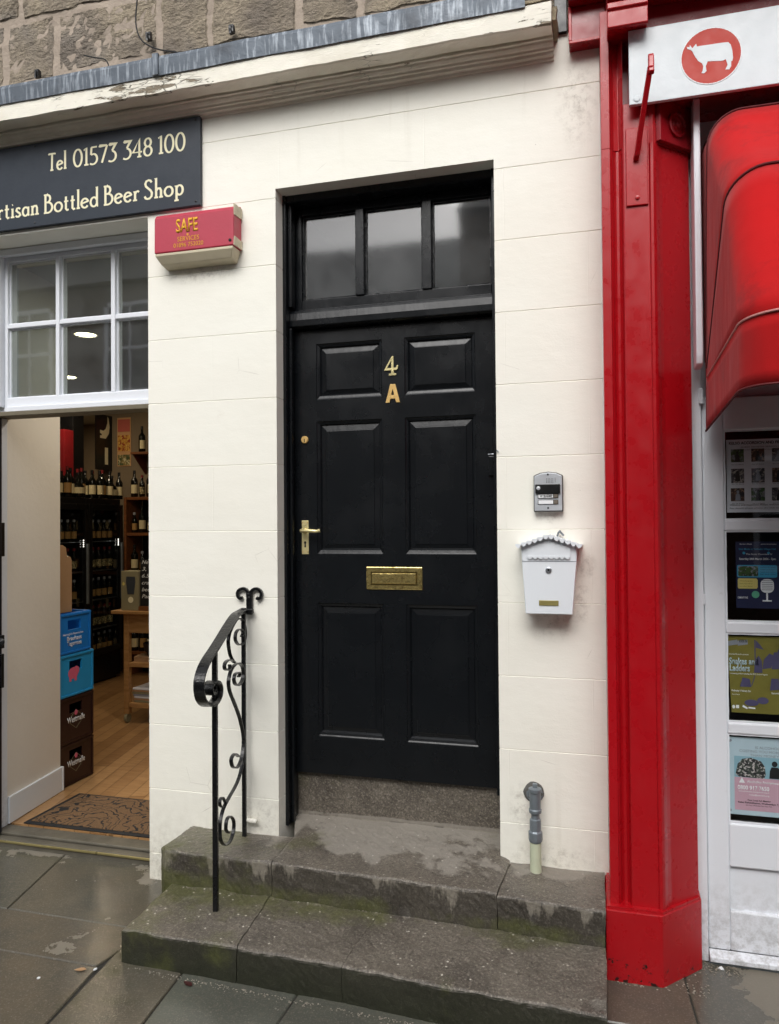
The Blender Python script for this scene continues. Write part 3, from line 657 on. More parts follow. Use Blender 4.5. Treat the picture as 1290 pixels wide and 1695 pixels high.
# numeral four, letter A
four = [[(-.012, 0), (-.012, .010), (-.004, .012), (-.002, .022), (-.034, .022), (-.038, .028), (.002, .090), (.010, .090), (.010, .033), (.022, .036), (.026, .044), (.030, .040), (.028, .022), (.010, .022), (.012, .012), (.020, .010), (.020, 0)]]
bm = bmesh.new()
O = [(-.036, .024), (.001, .088), (.010, .088), (.010, .024)]; I = [(-.022, .034), (-.001, .070), (-.001, .070), (-.001, .034)]
for k in range(4):
    a, b = O[k], O[(k+1) % 4]; c, d = I[(k+1) % 4], I[k]
    pp = [a, b, c, d] if c != d else [a, b, c]
    prism(bm, pp, 'z', 0, .005)
prism(bm, [(.0101, .024), (.024, .024), (.030, .030), (.032, .046), (.026, .046), (.022, .036), (.0101, .034)], 'z', 0, .005)
prism(bm, [(-.001, .0239), (.010, .0239), (.011, .010), (.022, .008), (.022, 0), (-.013, 0), (-.013, .008), (-.002, .010)], 'z', 0, .005)
place2d(bm, (-.905, Y-.0005, 2.361), FRONT); obj('numeral_four', bm, 'brasspale', D, bevel=.0006)
bm = bmesh.new()
Ao = [(-.034, 0), (-.012, .085), (.012, .085), (.034, 0), (.016, 0), (.011, .018), (-.011, .018), (-.016, 0)]
prism(bm, [(-.034, 0), (-.012, .085), (0, .085), (0, .064), (-.0075, .034), (-.011, .018), (-.016, 0)], 'z', 0, .005)
prism(bm, [(.034, 0), (.016, 0), (.011, .018), (.0075, .034), (0, .064), (0, .085), (.012, .085)], 'z', 0, .005)
prism(bm, [(-.0109, .0181), (-.0074, .0339), (.0074, .0339), (.0109, .0181)], 'z', 0, .0049)
place2d(bm, (-.900, Y-.0005, 2.236), FRONT); obj('letter_a', bm, 'brassgold', D, bevel=.0006)
# lock, handle, letter plate
lk = obj('lock_cylinder', lathe(bmesh.new(), [(.018, 0), (.018, -.006), (.015, -.009), (.0001, -.009)], (-1.335, Y, 2.080), 24, 'y'), 'brassgold', D, smooth=False)
obj('keyhole', boxes((-1.3365, -1.3335, Y-.0105, Y-.008, 2.069, 2.083)), 'dark', lk)
hp = obj('door_handle', box(-1.353, -1.318, Y-.004, Y, 1.537, 1.697), 'brasspale', D, bevel=.002)
bm = bmesh.new(); lathe(bm, [(.013, 0), (.013, -.008), (.009, -.012), (.009, -.04), (.0001, -.041)], (-1.3355, Y-.004, 1.648), 16, 'y')
tube(bm, [(-1.345, Y-.040, 1.648), (-1.325, Y-.046, 1.650), (-1.29, Y-.048, 1.648), (-1.262, Y-.046, 1.646), (-1.245, Y-.046, 1.650)], .0085, (0, 1, .01), 10)
obj('lever', bm, 'brasspale', hp, smooth=True)
obj('keyhole', flat([[(-.004, -.018), (.004, -.018), (.003, .0), (-.003, .0)], ell(0, .004, .006, .007, 14)], (-1.3355, Y-.004, 1.588), t=.0006), 'dark', hp)
for zz in (1.548, 1.687):
    for dx in (-.012, .012): obj('screw', lathe(bmesh.new(), [(.0025, 0), (.0025, -.001), (.0001, -.0012)], (-1.3355+dx, Y-.004, zz), 8, 'y'), 'brassgold', hp)
lx0, lx1, lz0, lz1 = -1.033, -.767, 1.376, 1.480
bm = bmesh.new()
def ringbox(bm, o, i, y0, y1):
    (a, b, c, d), (e, f, g, h) = o, i
    for r in ((a, e, c, d), (f, b, c, d), (e, f, c, g), (e, f, h, d)): bx(bm, r[0], r[1], y0, y1, r[2], r[3])
bx(bm, lx0, lx1, Y-.006, Y, lz0, lz1)
lp = obj('letter_plate', bm, 'brass', D, bevel=.003)
fl = bmesh.new(); prism(fl, [(Y-.0065, lz0+.027), (Y-.012, lz0+.029), (Y-.011, lz1-.031), (Y-.0065, lz1-.027)], 'x', lx0+.028, lx1-.030)
obj('flap', fl, 'brass', lp, bevel=.0015)
ob_ = bmesh.new(); ringbox(ob_, (lx0+.022, lx1-.024, lz0+.021, lz1-.022), (lx0+.026, lx1-.028, lz0+.025, lz1-.026), Y-.0075, Y-.0055); obj('flap_edge', ob_, simple('tarnished_brass', '4a3c18', .4, .8), lp)
# security keep at right edge of the door
bm = boxes((-.462, -.41, Y-.012, Y, 1.888, 1.975)); kp = obj('door_keep', bm, 'black', D, bevel=.003)
obj('bent_nail', tube(bmesh.new(), [(-.463, Y-.013, 1.982), (-.43, Y-.02, 1.984), (-.405, .0, 1.985), (-.396, -.004, 1.975)], .003), 'steel', kp)

# --- shop window over the open shop door
wx0, wx1 = -3.115, -2.071
SW = obj('shop_window', boxes((wx0, -3.052, .185, .27, 2.292, 3.16), (-3.052, wx1, .19, .27, 3.105, 3.16), (-3.052, wx1, .16, .27, 2.292, 2.318), (-3.052, wx1, .178, .27, 2.3185, 2.368),
    (-2.745, -2.722, .182, .25, 2.3685, 3.1045), (-2.408, -2.384, .182, .25, 2.3685, 3.1045), (-3.0515, -2.7455, .184, .25, 2.745, 2.768), (-2.7215, -2.4085, .184, .25, 2.745, 2.768), (-2.3835, wx1, .184, .25, 2.745, 2.768)), 'white', B, bevel=.003)
obj('head_board', boxes((wx0, wx1, .150, .184, 3.128, 3.163), (wx0+.0, -3.07, .150, .184, 2.3185, 3.1275)), 'white', SW, bevel=.004)
for a, b in ((-3.052, -2.745), (-2.722, -2.408), (-2.384, wx1)):
    for c, d in ((2.368, 2.745), (2.768, 3.105)):
        obj('glass_pane', box(a-.004, b+.002, .213, .217, c-.004, d+.004), 'glass', SW)
        gb = bmesh.new()
        for (x0, x1, z0, z1) in ((a, a+.006, c, d), (b-.006, b, c, d), (a+.006, b-.006, c, c+.008), (a+.006, b-.006, d-.006, d)): bx(gb, x0, x1, .203, .2125, z0, z1)
        rough_up(gb, .02, .0012, 45); obj('putty', gb, 'white', SW)
obj('soffit_strip', box(wx0-.1, wx1, .15, .27, 2.268, 2.291), simple('aged_timber', '6d6553', .7), B, bevel=.003)
# left jamb and shop door leaf seen edge-on, threshold
obj('door_jamb', boxes((-3.20, -3.110, .18, .249, .03, 2.267)), 'white', B, bevel=.004)
sd = obj('shop_door', boxes((-3.30, -3.074, .12, .170, .05, 2.262)), simple('dark_navy_paint', '14161f', .4), B, bevel=.004)
obj('hinge', boxes((-3.0735, -3.058, .150, .172, 1.52, 1.70)), simple('bronze_hinge', '241d18', .45, .6), sd, bevel=.002)
obj('hinge', boxes((-3.0735, -3.062, .150, .172, .82, 1.0)), 'dark', sd, bevel=.002)
bm = boxes((-3.0735, -3.060, .150, .172, 1.03, 1.10)); lathe(bm, [(.02, .0), (.022, -.01), (.0001, -.02)], (-3.066, .16, 1.065), 12, 'y'); obj('latch', bm, 'dark', sd, bevel=.002)
obj('threshold', boxes((-3.3, -2.072, .12, .27, -.02, .040), (-3.3, -2.072, .165, .26, .0405, .058)), simple('worn_aluminium_sill', '6b675c', .45, .4, .4, 12), B, bevel=.006)
obj('brass_nosing', boxes((-3.25, -2.072, .110, .119, .026, .038)), simple('worn_brass_strip', 'a89c6c', .35, .7, .25, 14), B, bevel=.003)
obj('return_wall', prism(bmesh.new(), [(-3.34, .25), (-3.113, .25), (-3.182, .756), (-3.34, .756)], 'z', .06, 3.15), 'returnwall', B)
obj('skirting', prism(prism(bmesh.new(), [(-3.1125, .25), (-3.098, .25), (-3.166, .752), (-3.1815, .752)], 'z', .062, .208), [(-3.34, .7565), (-3.165, .7565), (-3.165, .770), (-3.34, .770)], 'z', .062, .208), 'whitemetal', B, bevel=.003)
# interior shell
obj('interior_wall', boxes((-5.42, -1.75, 4.25, 4.4, .06, 3.15), (-1.75, -1.6, .3, 4.4, .06, 3.15), (-7.3, -7.2, .3, 6.3, .06, 3.15), (-7.3, -5.42, 6.2, 6.3, .06, 3.15), (-5.5, -5.42, 4.25, 6.2, .06, 3.15), (-7.2, -3.34, .2, .3, -.05, 3.165)), 'intwall', B)
obj('interior_ceiling', box(-7.3, -1.6, .3, 6.3, 3.15, 3.25), 'ceiling', B)
obj('hallway_wall', boxes((-1.59, -1.55, .31, 2.5, .3, 3.4), (-.25, -.2, .31, 2.5, .3, 3.4), (-1.6, -.2, 2.5, 2.6, .3, 3.4), (-1.6, -.2, .31, 2.6, 3.4, 3.45), (-1.6, -.2, .41, 2.6, .2, .4)), 'darkint', B)
# small white holdfast on the wall behind the railing
hf = obj('wall_clip', tube(bmesh.new(), [(-1.555, -.002, .338), (-1.555, -.02, .338), (-1.53, -.028, .337), (-1.50, -.03, .336)], .011, (0, 0, 1)), 'render', B, smooth=True)

rg = random.Random(11); bm = bmesh.new()
def chip(x, y, z, q):
    t = bmesh.new(); bmesh.ops.create_icosphere(t, subdivisions=1, radius=q)
    for v in t.verts: v.co = Vector((v.co.x*rg.uniform(.6, 1.5)+x, v.co.y*rg.uniform(.6, 1.4)+y, v.co.z*.6+z+q*.3))
    me = bpy.data.meshes.new('tmp'); t.to_mesh(me); t.free(); bm.from_mesh(me); bpy.data.meshes.remove(me)
for _ in range(420): x = rg.uniform(-1.8, .02); chip(x, -.648-(x+1.8)*.037-abs(rg.gauss(0, .013)), 0, rg.uniform(.0012, .0035))
for _ in range(170): x = rg.uniform(-1.75, .0); chip(x, -.272-abs(rg.gauss(0, .012)), .130, rg.uniform(.0012, .003))
for _ in range(160): chip(rg.uniform(.02, .37), -.29+rg.uniform(-.06, .05)+.05, 0, rg.uniform(.0015, .004))
for _ in range(120): chip(rg.uniform(.34, .50), -.10+rg.gauss(0, .03), 0, rg.uniform(.0012, .0035))
for _ in range(90): chip(rg.uniform(-4, 1), rg.uniform(-1.4, -.1), 0, rg.uniform(.001, .0022))
tag(obj('grit', bm, simple('mortar_grit', '8f887b', .9, var=.6, vs=300)), 'loose grit and mortar crumbs along the foot of the steps and red plinth', 'grit', kind='stuff')
for x, y, q, lb in ((-2.35, -.93, .010, 'small white chip on the paving at the far left'), (-1.85, -.70, .007, 'small pale chip beside the left corner of the lower step'), (.43, -.10, .010, 'white chip at the foot of the white door'), (-2.02, -.80, .006, 'tiny white chip on the paving left of the steps')):
    bm = bmesh.new(); chip(x, y, 0, q); tag(obj('stone_chip', bm, 'whiteink'), lb, 'chip')
def leaf(x, y, z, a, lb, m):
    pts = [(0, -.5), (.22, -.25), (.26, .05), (.12, .35), (0, .55), (-.13, .33), (-.24, .02), (-.2, -.28)]; b = bmesh.new()
    vs = [b.verts.new((x+.045*(px_*math.cos(a)-py_*math.sin(a)), y+.045*(px_*math.sin(a)+py_*math.cos(a)), z+.003+.010*abs(px_)+.004*abs(py_))) for px_, py_ in pts]; c_ = b.verts.new((x, y, z+.002))
    for i in range(8): b.faces.new((c_, vs[i], vs[(i+1) % 8]))
    return tag(obj('dead_leaf', b, m), lb, 'leaf')
leaf(-1.46, -.695, 0, 1.2, 'dark red dead leaf on the paving below the lower step', simple('dead_leaf_red', '3a1512', .5)); leaf(-1.90, -.72, 0, 1.9, 'pale tan sliver of leaf left of the lower step', simple('dead_leaf_tan', 'a5825e', .6))

# ================================================================ THINGS ON THE WALL
sb = thing('shop_sign', 'navy painted board lettered in cream over the open shop doorway', 'sign', (-2.7, -.02, 3.18))
obj('board', box(-4.6, -1.776, -.022, -.001, 3.181, 3.601), 'navy', sb, bevel=.002)
pen_text('phone_number', [('Tel', -2.618, -2.515), ('01573', -2.472, -2.228), ('348', -2.188, -2.032), ('100', -1.996, -1.855)], 3.450, .086, -.0225, 'creampaint', sb, thick=.135, thin=.095)
pen_text('lettering', [('Artisan', -2.995, -2.677), ('Bottled', -2.645, -2.331), ('Beer', -2.299, -2.102), ('Shop', -2.073, -1.864)], 3.241, .090, -.0225, 'creampaint', sb, thick=.135, thin=.095)
for x, z in ((-1.80, 3.585), (-1.80, 3.20), (-2.70, 3.585), (-2.70, 3.20)): obj('screw', lathe(bmesh.new(), [(.005, 0), (.005, -.002), (.0001, -.004)], (x, -.022, z), 10, 'y'), 'dark', sb)

al = thing('alarm_box', 'faded red burglar alarm box with yellow lettering beside the shop sign', 'alarm box', (-1.78, -.04, 2.9))
bm = bmesh.new(); prism(bm, [(-.001, 3.155), (-.070, 3.130), (-.082, 3.112), (-.084, 2.948), (-.001, 2.948)], 'x', -1.983, -1.575)
obj('cover', bm, 'alarmred', al, bevel=.006, segs=3)
bm = bmesh.new(); prism(bm, [(-.001, 2.947), (-.083, 2.947), (-.083, 2.935), (-.060, 2.900), (-.001, 2.890)], 'x', -1.979, -1.579)
for v in bm.verts:
    if v.co.z < 2.93: v.co.x += .02 if v.co.x < -1.8 else -.018
obj('base', bm, 'dirtycream', al, bevel=.004)
for z_0, z_1 in ((3.09, 3.14), (2.95, 2.99)): obj('chipped_edge', rough_up(box(-1.5745, -1.570, -.081, -.004, z_0, z_1), .012, .003, 60), 'dirtycream', al)
text('lettering', 'SAFE', -1.868, -1.755, 3.036, .060, -.0843, 'yellowpaint', al, bold=.02)
text('lettering', 'SERVICES', -1.860, -1.748, 2.993, .021, -.0846, 'yellowpaint', al)
text('phone_number', '01896 752020', -1.880, -1.727, 2.966, .019, -.0848, 'yellowpaint', al)
obj('printed_mark', flat([ell(0, 0, .005, .006, 10)], (-1.808, -.0835, 3.022), t=.0006), 'yellowpaint', al)
obj('screw', lathe(bmesh.new(), [(.007, 0), (.007, -.003), (.0001, -.005)], (-1.592, -.0835, 2.972), 12, 'y'), 'rubber', al)

ic = thing('door_intercom', 'silver entry intercom with two name slots above the white mailbox', 'intercom', (-.19, -.02, 1.72))
pts = [(-.247, 1.727), (-.136, 1.727), (-.136, 1.868), (-.160, 1.879), (-.191, 1.883), (-.222, 1.879), (-.247, 1.868)]
obj('backplate', prism(bmesh.new(), [(x*1.0-(.0035 if x < -.191 else -.0035 if x > -.191 else 0), z+(.004 if z > 1.8 else -.004)) for x, z in pts], 'y', -.028, -.001), simple('dark_grey_metal', '53534f', .5, .5), ic, bevel=.003)
obj('faceplate', prism(bmesh.new(), pts, 'y', -.036, -.0285), 'greyplate', ic, bevel=.002)
obj('camera_strip', box(-.243, -.143, -.046, -.0365, 1.797, 1.836), 'dark', ic, bevel=.003)
obj('call_button', lathe(bmesh.new(), [(.008, 0), (.008, -.003), (.0001, -.005)], (-.230, -.046, 1.819), 16, 'y'), 'greyplate', ic)
hol = bmesh.new()
for i in range(6):
    for j in range(4): lathe(hol, [(.0016, 0), (.0016, -.0006)], (-.197+i*.0062+(.003 if i > 4 else 0), -.036, 1.842+j*.005+(.002 if i > 4 else 0)), 6, 'y')
obj('speaker_holes', hol, 'dark', ic)
for z in (1.875, 1.738): obj('screw', lathe(bmesh.new(), [(.004, 0), (.004, -.002), (.0001, -.003)], (-.192, -.036, z), 10, 'y'), 'dark', ic)
for z, t_ in ((1.787, 'W BAEME'), (1.762, None)):
    nm = obj('name_slot', box(-.233, -.151, -.038, -.0365, z-.0095, z+.0095), 'dark', ic)
    obj('name_card', box(-.231, -.172, -.0388, -.0381, z-.0075, z+.0075), 'whiteink', nm)
    obj('push_button', box(-.170, -.153, -.041, -.0381, z-.0075, z+.0075), simple('brown_button', '6f675c', .5), nm, bevel=.001)
    if t_: text('handwriting', t_, -.226, -.175, z-.005, .010, -.0391, 'ink', nm, bold=.02)

mb = thing('mailbox', 'white steel mailbox with a scalloped roof under the intercom', 'mailbox', (-.19, -.05, 1.31))
YM = -.105
bm = bmesh.new(); bdy = [(-.281, 1.313), (-.098, 1.313), (-.080, 1.524), (-.078, 1.584), (-.187, 1.622), (-.296, 1.584), (-.294, 1.524)]
obj('body', prism(bmesh.new(), bdy, 'y', YM, -.001), 'whitemetal', mb, bevel=.003)
obj('seam', box(-.2935, -.0805, YM-.0015, YM+.002, 1.5225, 1.5250), 'greyink', mb)
rf = bmesh.new()
def sl(a, b, y0, y1, th=.003):
    prism(rf, [(a[0], a[1]), (b[0], b[1]), (b[0], b[1]+th), (a[0], a[1]+th)], 'y', y0, y1)
sl((-.316, 1.585), (-.1875, 1.6275), YM-.022, -.001); sl((-.1865, 1.6275), (-.058, 1.585), YM-.022, -.001)
roof = obj('roof', rf, 'whitemetal', mb, bevel=.001)
sc_ = bmesh.new(); n = 12
for i in range(n):
    t = (i+.5)/n; x = -.316+(.258)*t; zt = 1.588+(.0425)*(1-abs(2*t-1))
    prism(sc_, [(x-.0112, zt+.002)]+[(x-.0112+.0224*k/8, zt-.004-.011*math.sin(math.pi*k/8)) for k in range(9)]+[(x+.0112, zt+.002)], 'y', YM-.026-(i % 2)*.0003, YM-.0225-(i % 2)*.0003)
obj('scalloped_edge', sc_, 'whitemetal', roof)
fp = bmesh.new(); prism(fp, [(-.272, 1.545), (-.104, 1.545), (-.104, 1.578), (-.187, 1.606), (-.272, 1.578)], 'y', YM-.006, YM-.0005)
n = 8
for i in range(n):
    x = -.272+.168*(i+.5)/n; prism(fp, [(x-.0104, 1.5448)]+[(x-.0104+.0208*k/8, 1.541-.009*math.sin(math.pi*k/8)) for k in range(9)]+[(x+.0104, 1.5448)], 'y', YM-.008-(i % 2)*.0003, YM-.0008)
obj('letter_flap', fp, 'whitemetal', mb)
lo = obj('lock', lathe(bmesh.new(), [(.012, 0), (.012, -.005), (.008, -.007), (.008, -.004), (.0001, -.004)], (-.189, YM, 1.489), 18, 'y'), 'steel', mb)
obj('keyhole', box(-.1925, -.1855, YM-.0062, YM-.004, 1.485, 1.493), 'dark', lo)
obj('name_plate', box(-.228, -.151, YM-.003, YM-.0002, 1.347, 1.368), simple('dull_gold_plate', '9c925a', .4, .4), mb, bevel=.001)
bm = bmesh.new(); tube(bm, [(-.158, -.02, 1.622), (-.150, -.022, 1.640), (-.140, -.02, 1.634), (-.132, -.02, 1.624)], .004); tube(bm, [(-.150, -.02, 1.636), (-.146, -.018, 1.646)], .004)
obj('wire_twist', bm, 'galv', mb)

# gas riser pipe
gp = thing('gas_pipe', 'grey fitted gas pipe rising from the step beside the door', 'pipe', (-.254, -.06, .25))
PX, PY = -.255, -.062
def lt(name, prof, m, par=gp, smooth=True, n=24): return obj(name, lathe(bmesh.new(), prof, (PX, PY, 0), n), m, par, smooth=False)
lt('sleeve', [(.023, .243), (.0225, .385), (.018, .386)], 'greenpipe')
lt('union_nut', [(.018, .386), (.026, .390), (.028, .400), (.028, .428), (.023, .434), (.023, .478), (.017, .482), (.0165, .500)], 'galv', n=10)
lt('socket', [(.0165, .501), (.025, .506), (.026, .518), (.0225, .522), (.0225, .585), (.026, .590), (.026, .602), (.015, .606), (.0001, .607)], 'galv')
obj('plug', box(PX-.009, PX+.009, PY-.009, PY+.009, .606, .622), 'galv', gp, bevel=.002)
el = bmesh.new(); lathe(el, [(.018, PY+.01), (.018, .0)], (PX, 0, .566), 16, 'y'); lathe(el, [(.036, -.004), (.034, -.008), (.020, -.010)], (PX-.006, 0, .560), 20, 'y'); obj('elbow', el, 'galv', gp)
obj('mastic_collar', rough_up(lathe(bmesh.new(), [(.042, .0), (.042, -.005), (.030, -.008)], (PX-.010, 0, .566), 24, 'y'), .01, .004, 40), simple('grey_mastic', '5f5e5a', .9), gp)

# ---------------------------------------------------------------- railing
rl = thing('iron_railing', 'black wrought iron handrail with scrolls standing on the step beside the door', 'railing', (-1.53, -.2, .13))
A0 = Vector((-1.558, -.034)); B0 = Vector((-1.495, -.423)); dd = (B0-A0).normalized(); SIDE = Vector((-dd.y, dd.x, 0))
def rp(l): return [(A0.x+dd.x*s, A0.y+dd.y*s, z) for s, z in l]
def bar(name, l, w_, t_, k=4, parent=rl): return obj(name, sweep(bmesh.new(), smooth_path(rp(l), k), rect(w_, t_), SIDE), 'iron', parent, bevel=.0015)
obj('post', sweep(bmesh.new(), rp([(.002, .262), (.002, 1.30)]), rect(.018, .018), SIDE), 'iron', rl, bevel=.002)
obj('post', sweep(bmesh.new(), rp([(.391, .118), (.391, 1.177)]), rect(.020, .020), SIDE), 'iron', rl, bevel=.002)
hr = obj('handrail', sweep(bmesh.new(), smooth_path(rp([(-.02, 1.290), (.03, 1.287), (.099, 1.283), (.150, 1.272), (.235, 1.242), (.32, 1.208), (.40, 1.178), (.476, 1.152), (.531, 1.124), (.563, 1.09), (.567, 1.052), (.548, 1.014), (.506, .984), (.451, .966), (.398, .968), (.360, .985), (.353, 1.012), (.380, 1.040), (.426, 1.052), (.462, 1.043), (.466, 1.022), (.441, 1.008), (.418, 1.014)]), 4),
     [(-.021, -.006), (.021, -.006), (.021, .003), (.012, .010), (-.012, .010), (-.021, .003)], SIDE), 'iron', rl, smooth=False)
bar('scroll', [(.035, 1.175), (.012, 1.188), (.036, 1.207), (.085, 1.212), (.118, 1.20), (.122, 1.174), (.089, 1.150), (.041, 1.139), (-.0, 1.146), (-.020, 1.166), (-.022, 1.196), (-.002, 1.231), (.034, 1.252), (.088, 1.262), (.146, 1.245), (.197, 1.217), (.219, 1.188), (.214, 1.155), (.193, 1.118), (.155, 1.087), (.137, 1.076)], .016, .005)
bar('scroll', [(.139, 1.079), (.193, 1.099), (.244, 1.102), (.272, 1.091), (.264, 1.073), (.230, 1.062), (.198, 1.066), (.205, 1.08)], .016, .005)
bar('scroll', [(.08, 1.004), (.055, 1.010), (.079, 1.022), (.128, 1.024), (.146, 1.006), (.127, .981), (.08, .966), (.032, .975), (.010, .999), (.022, 1.036), (.067, 1.060), (.114, 1.067), (.171, 1.058), (.205, 1.036), (.219, 1.008), (.206, .97), (.162, .922), (.098, .855), (.055, .80), (.018, .736), (.012, .686), (.040, .634), (.095, .610), (.165, .632), (.188, .671), (.14, .680), (.085, .652)], .016, .006)
bar('scroll', [(.013, .70), (.012, .640), (.045, .585), (.111, .543), (.218, .520), (.285, .503), (.325, .475), (.338, .436), (.328, .385), (.275, .342), (.205, .331), (.162, .354), (.158, .396), (.205, .435), (.252, .436), (.260, .400), (.225, .372)], .016, .005)
bar('scroll', [(.262, .510), (.300, .548), (.330, .552), (.335, .530), (.304, .510)], .014, .005)
# ram's horn wall fixing
wf = obj('wall_fixing', boxes((-1.553, -1.524, -.020, -.003, 1.268, 1.366)), 'iron', rl, bevel=.003)
for sg in (-1, 1):
    hl = [(.004, 1.352), (.010, 1.374), (.027, 1.386), (.046, 1.383), (.059, 1.369), (.058, 1.351), (.047, 1.341), (.035, 1.345)]
    pth = smooth_path([(-1.5385+sg*a, -.012-.0008*(sg > 0), b) for a, b in hl], 4); b_ = bmesh.new(); sweep(b_, pth, rect(.014, .013), (0, 1, 0)); obj('horn', b_, 'iron', wf, bevel=.003)
obj('bolt', lathe(bmesh.new(), [(.006, 0), (.006, -.003), (.0001, -.005)], (-1.5385, -.020, 1.345), 8, 'y'), 'iron', wf)
obj('rail_bracket', boxes((-1.568, -1.512, -.040, -.0205, 1.276, 1.296)), 'iron', rl, bevel=.003)

# ---------------------------------------------------------------- cables on the stone
def cable(label, pts, r=.0035, m='rubber'): return tag(obj('cable', tube(bmesh.new(), pts, r), m), label, 'cable')
cable('thin black cable looping down the stone at the top edge', [(-2.12, -.005, 4.25), (-2.13, -.006, 4.12), (-2.10, -.008, 4.03), (-2.02, -.01, 3.97), (-1.90, -.02, 3.925), (-1.80, -.05, 3.88)])
cable('short black cable end poking out of the stone joint', [(-2.42, -.012, 4.005), (-2.36, -.010, 3.985), (-2.30, -.008, 3.965), (-2.28, -.008, 3.92), (-2.28, -.04, 3.87)], .003)
cable('black cable lying along the lead flashing at far left', [(-3.4, -.08, 3.855), (-2.95, -.10, 3.852), (-2.7, -.10, 3.85), (-2.45, -.09, 3.853), (-2.30, -.07, 3.860), (-2.15, -.04, 3.865)], .006)
for x, z, lb in ((-2.70, 3.965, 'small black cable clip on the stone at the left'), (-2.06, 4.04, 'small black cable clip beside the looping cable'), (-1.62, 3.995, 'small black cable clip nearest the cornice middle')):
    tag(obj('cable_clip', rough_up(boxes((x-.012, x+.012, -.012, .01, z-.018, z+.018), (x-.004, x+.004, -.02, -.012, z-.03, z+.006)), .01, .003, 60), 'dark'), lb, 'clip', 'cable clips on the stone wall')

# ================================================================ RED SHOPFRONT
Rd = thing('red_shopfront', 'red painted shopfront with a moulded pilaster and cornice', 'shopfront', (.9, -.1, 0))
pil = bmesh.new()
prof = [(.031, .0), (.031, -.250), (.062, -.252), (.064, -.246), (.070, -.240), (.076, -.226), (.084, -.218), (.094, -.218), (.102, -.228), (.105, -.240), (.108, -.247), (.112, -.250), (.200, -.250), (.204, -.258), (.214, -.260), (.224, -.250), (.232, -.236), (.236, -.228), (.248, -.212), (.352, -.112), (.352, .02), (.031, .02)]
prism(pil, prof, 'z', .262, 3.078)
P_ = obj('pilaster', pil, 'red', Rd, bevel=.0015)
obj('plinth_block', prism(bmesh.new(), [(.014, .02), (.014, -.280), (.211, -.280), (.362, -.116), (.362, .02)], 'z', -.002, .258), 'red', P_, bevel=.004)
obj('plinth_cap', rough_up(prism(bmesh.new(), [(.02, .02), (.02, -.272), (.214, -.272), (.358, -.114), (.358, .02)], 'z', .2585, .268), .03, .0012, 20), 'red', P_)
# left strip carries on to the cornice, frieze block with rosette
obj('pilaster_strip', prism(bmesh.new(), [(.031, .02), (.031, -.250), (.062, -.252), (.064, -.246), (.076, -.226), (.094, -.218), (.105, -.240), (.110, -.246), (.110, .02)], 'z', 3.0785, 3.60), 'red', P_, bevel=.0015)
obj('pilaster_neck', prism(bmesh.new(), [(.1105, .02), (.1105, -.245), (.200, -.250), (.214, -.256), (.226, -.246), (.226, .02)], 'z', 3.0785, 3.24), 'red', P_, bevel=.0015)
obj('frieze_block', prism(bmesh.new(), [(.2265, .02), (.2265, -.2465), (.241, -.254), (.366, -.128), (.366, .02)], 'z', 3.085, 3.244), 'red_dark', P_, bevel=.002)
obj('pilaster_return', prism(bmesh.new(), [(.2265, .0195), (.2265, -.2455), (.2365, -.2365), (.352, -.115), (.352, .0195)], 'z', 3.0785, 3.0849), 'red_dark', P_)
# rosette on the splayed face of the block
dsp = Vector((.376-.252, .126, 0)).normalized(); nsp = Vector((dsp.y, -dsp.x, 0))
cen = Vector((.3025, -.1925, 3.160)); bm = bmesh.new()
lathe(bm, [(.046, 0), (.046, .008), (.040, .010), (.036, .004), (.026, .004), (.022, .008), (.014, .006), (.010, .014), (.0001, .016)], (0, 0, 0), 24)
place2d(bm, cen, (dsp, (0, 0, 1), nsp)); obj('rosette', bm, 'red_dark', P_, smooth=False)
# iron plate and hook
pl = obj('bracket_plate', box(.118, .196, -.2585, -.2505, 2.850, 3.140), 'red', P_, bevel=.003)
obj('bolt', lathe(bmesh.new(), [(.009, 0), (.008, -.005), (.0001, -.006)], (.158, -.2585, 2.878), 6, 'y'), 'red', pl)
obj('shutter_hook', sweep(bmesh.new(), [(.153, -.255, 3.025), (.157, -.275, 3.03), (.180, -.360, 3.17), (.198, -.420, 3.27)], rect(.019, .028), (1, 0, 0)), 'red', pl, bevel=.004)
obj('hook_tip', prism(bmesh.new(), [(x, z) for x, z in [(-.430, 3.245), (-.412, 3.240), (-.405, 3.265), (-.405, 3.305), (-.415, 3.316), (-.425, 3.305)]], 'x', .190, .210), 'red', pl, bevel=.004)
# cornice
rc = bmesh.new()
bx(rc, .0565, 3.2, -.30, .03, 3.620, 4.3)
bx(rc, -.088, .0560, -.060, .03, 3.618, 3.765)
bx(rc, -.088, .0560, -.105, .03, 3.7655, 4.3)
rcn = obj('red_cornice', rc, 'red_dark', Rd, bevel=.004)
obj('cornice_moulding', prism(bmesh.new(), [(-.3005, 3.640), (-.33, 3.640), (-.36, 3.66), (-.44, 3.72), (-.52, 3.74), (-.52, 3.86), (-.3005, 3.86)], 'x', .0565, 3.2), 'red_dark', rcn, bevel=.003)
obj('panel_bead', boxes((-.0885, .0555, -.068, -.0605, 3.614, 3.626), (-.089, -.076, -.067, -.0605, 3.6265, 3.764), (-.089, .0555, -.118, -.1055, 3.768, 3.782)), 'red', rcn, bevel=.002)
obj('console', prism(bmesh.new(), [(.02, 3.484), (-.306, 3.484), (-.352, 3.462), (-.36, 3.466), (-.36, 3.525), (-.368, 3.530), (-.368, 3.552), (.02, 3.60)], 'x', .0562, .196), 'red', rcn, bevel=.003)
obj('frieze', boxes((.1105, 3.2, -.20, .03, 3.245, 3.6195)), 'red_dark', Rd)
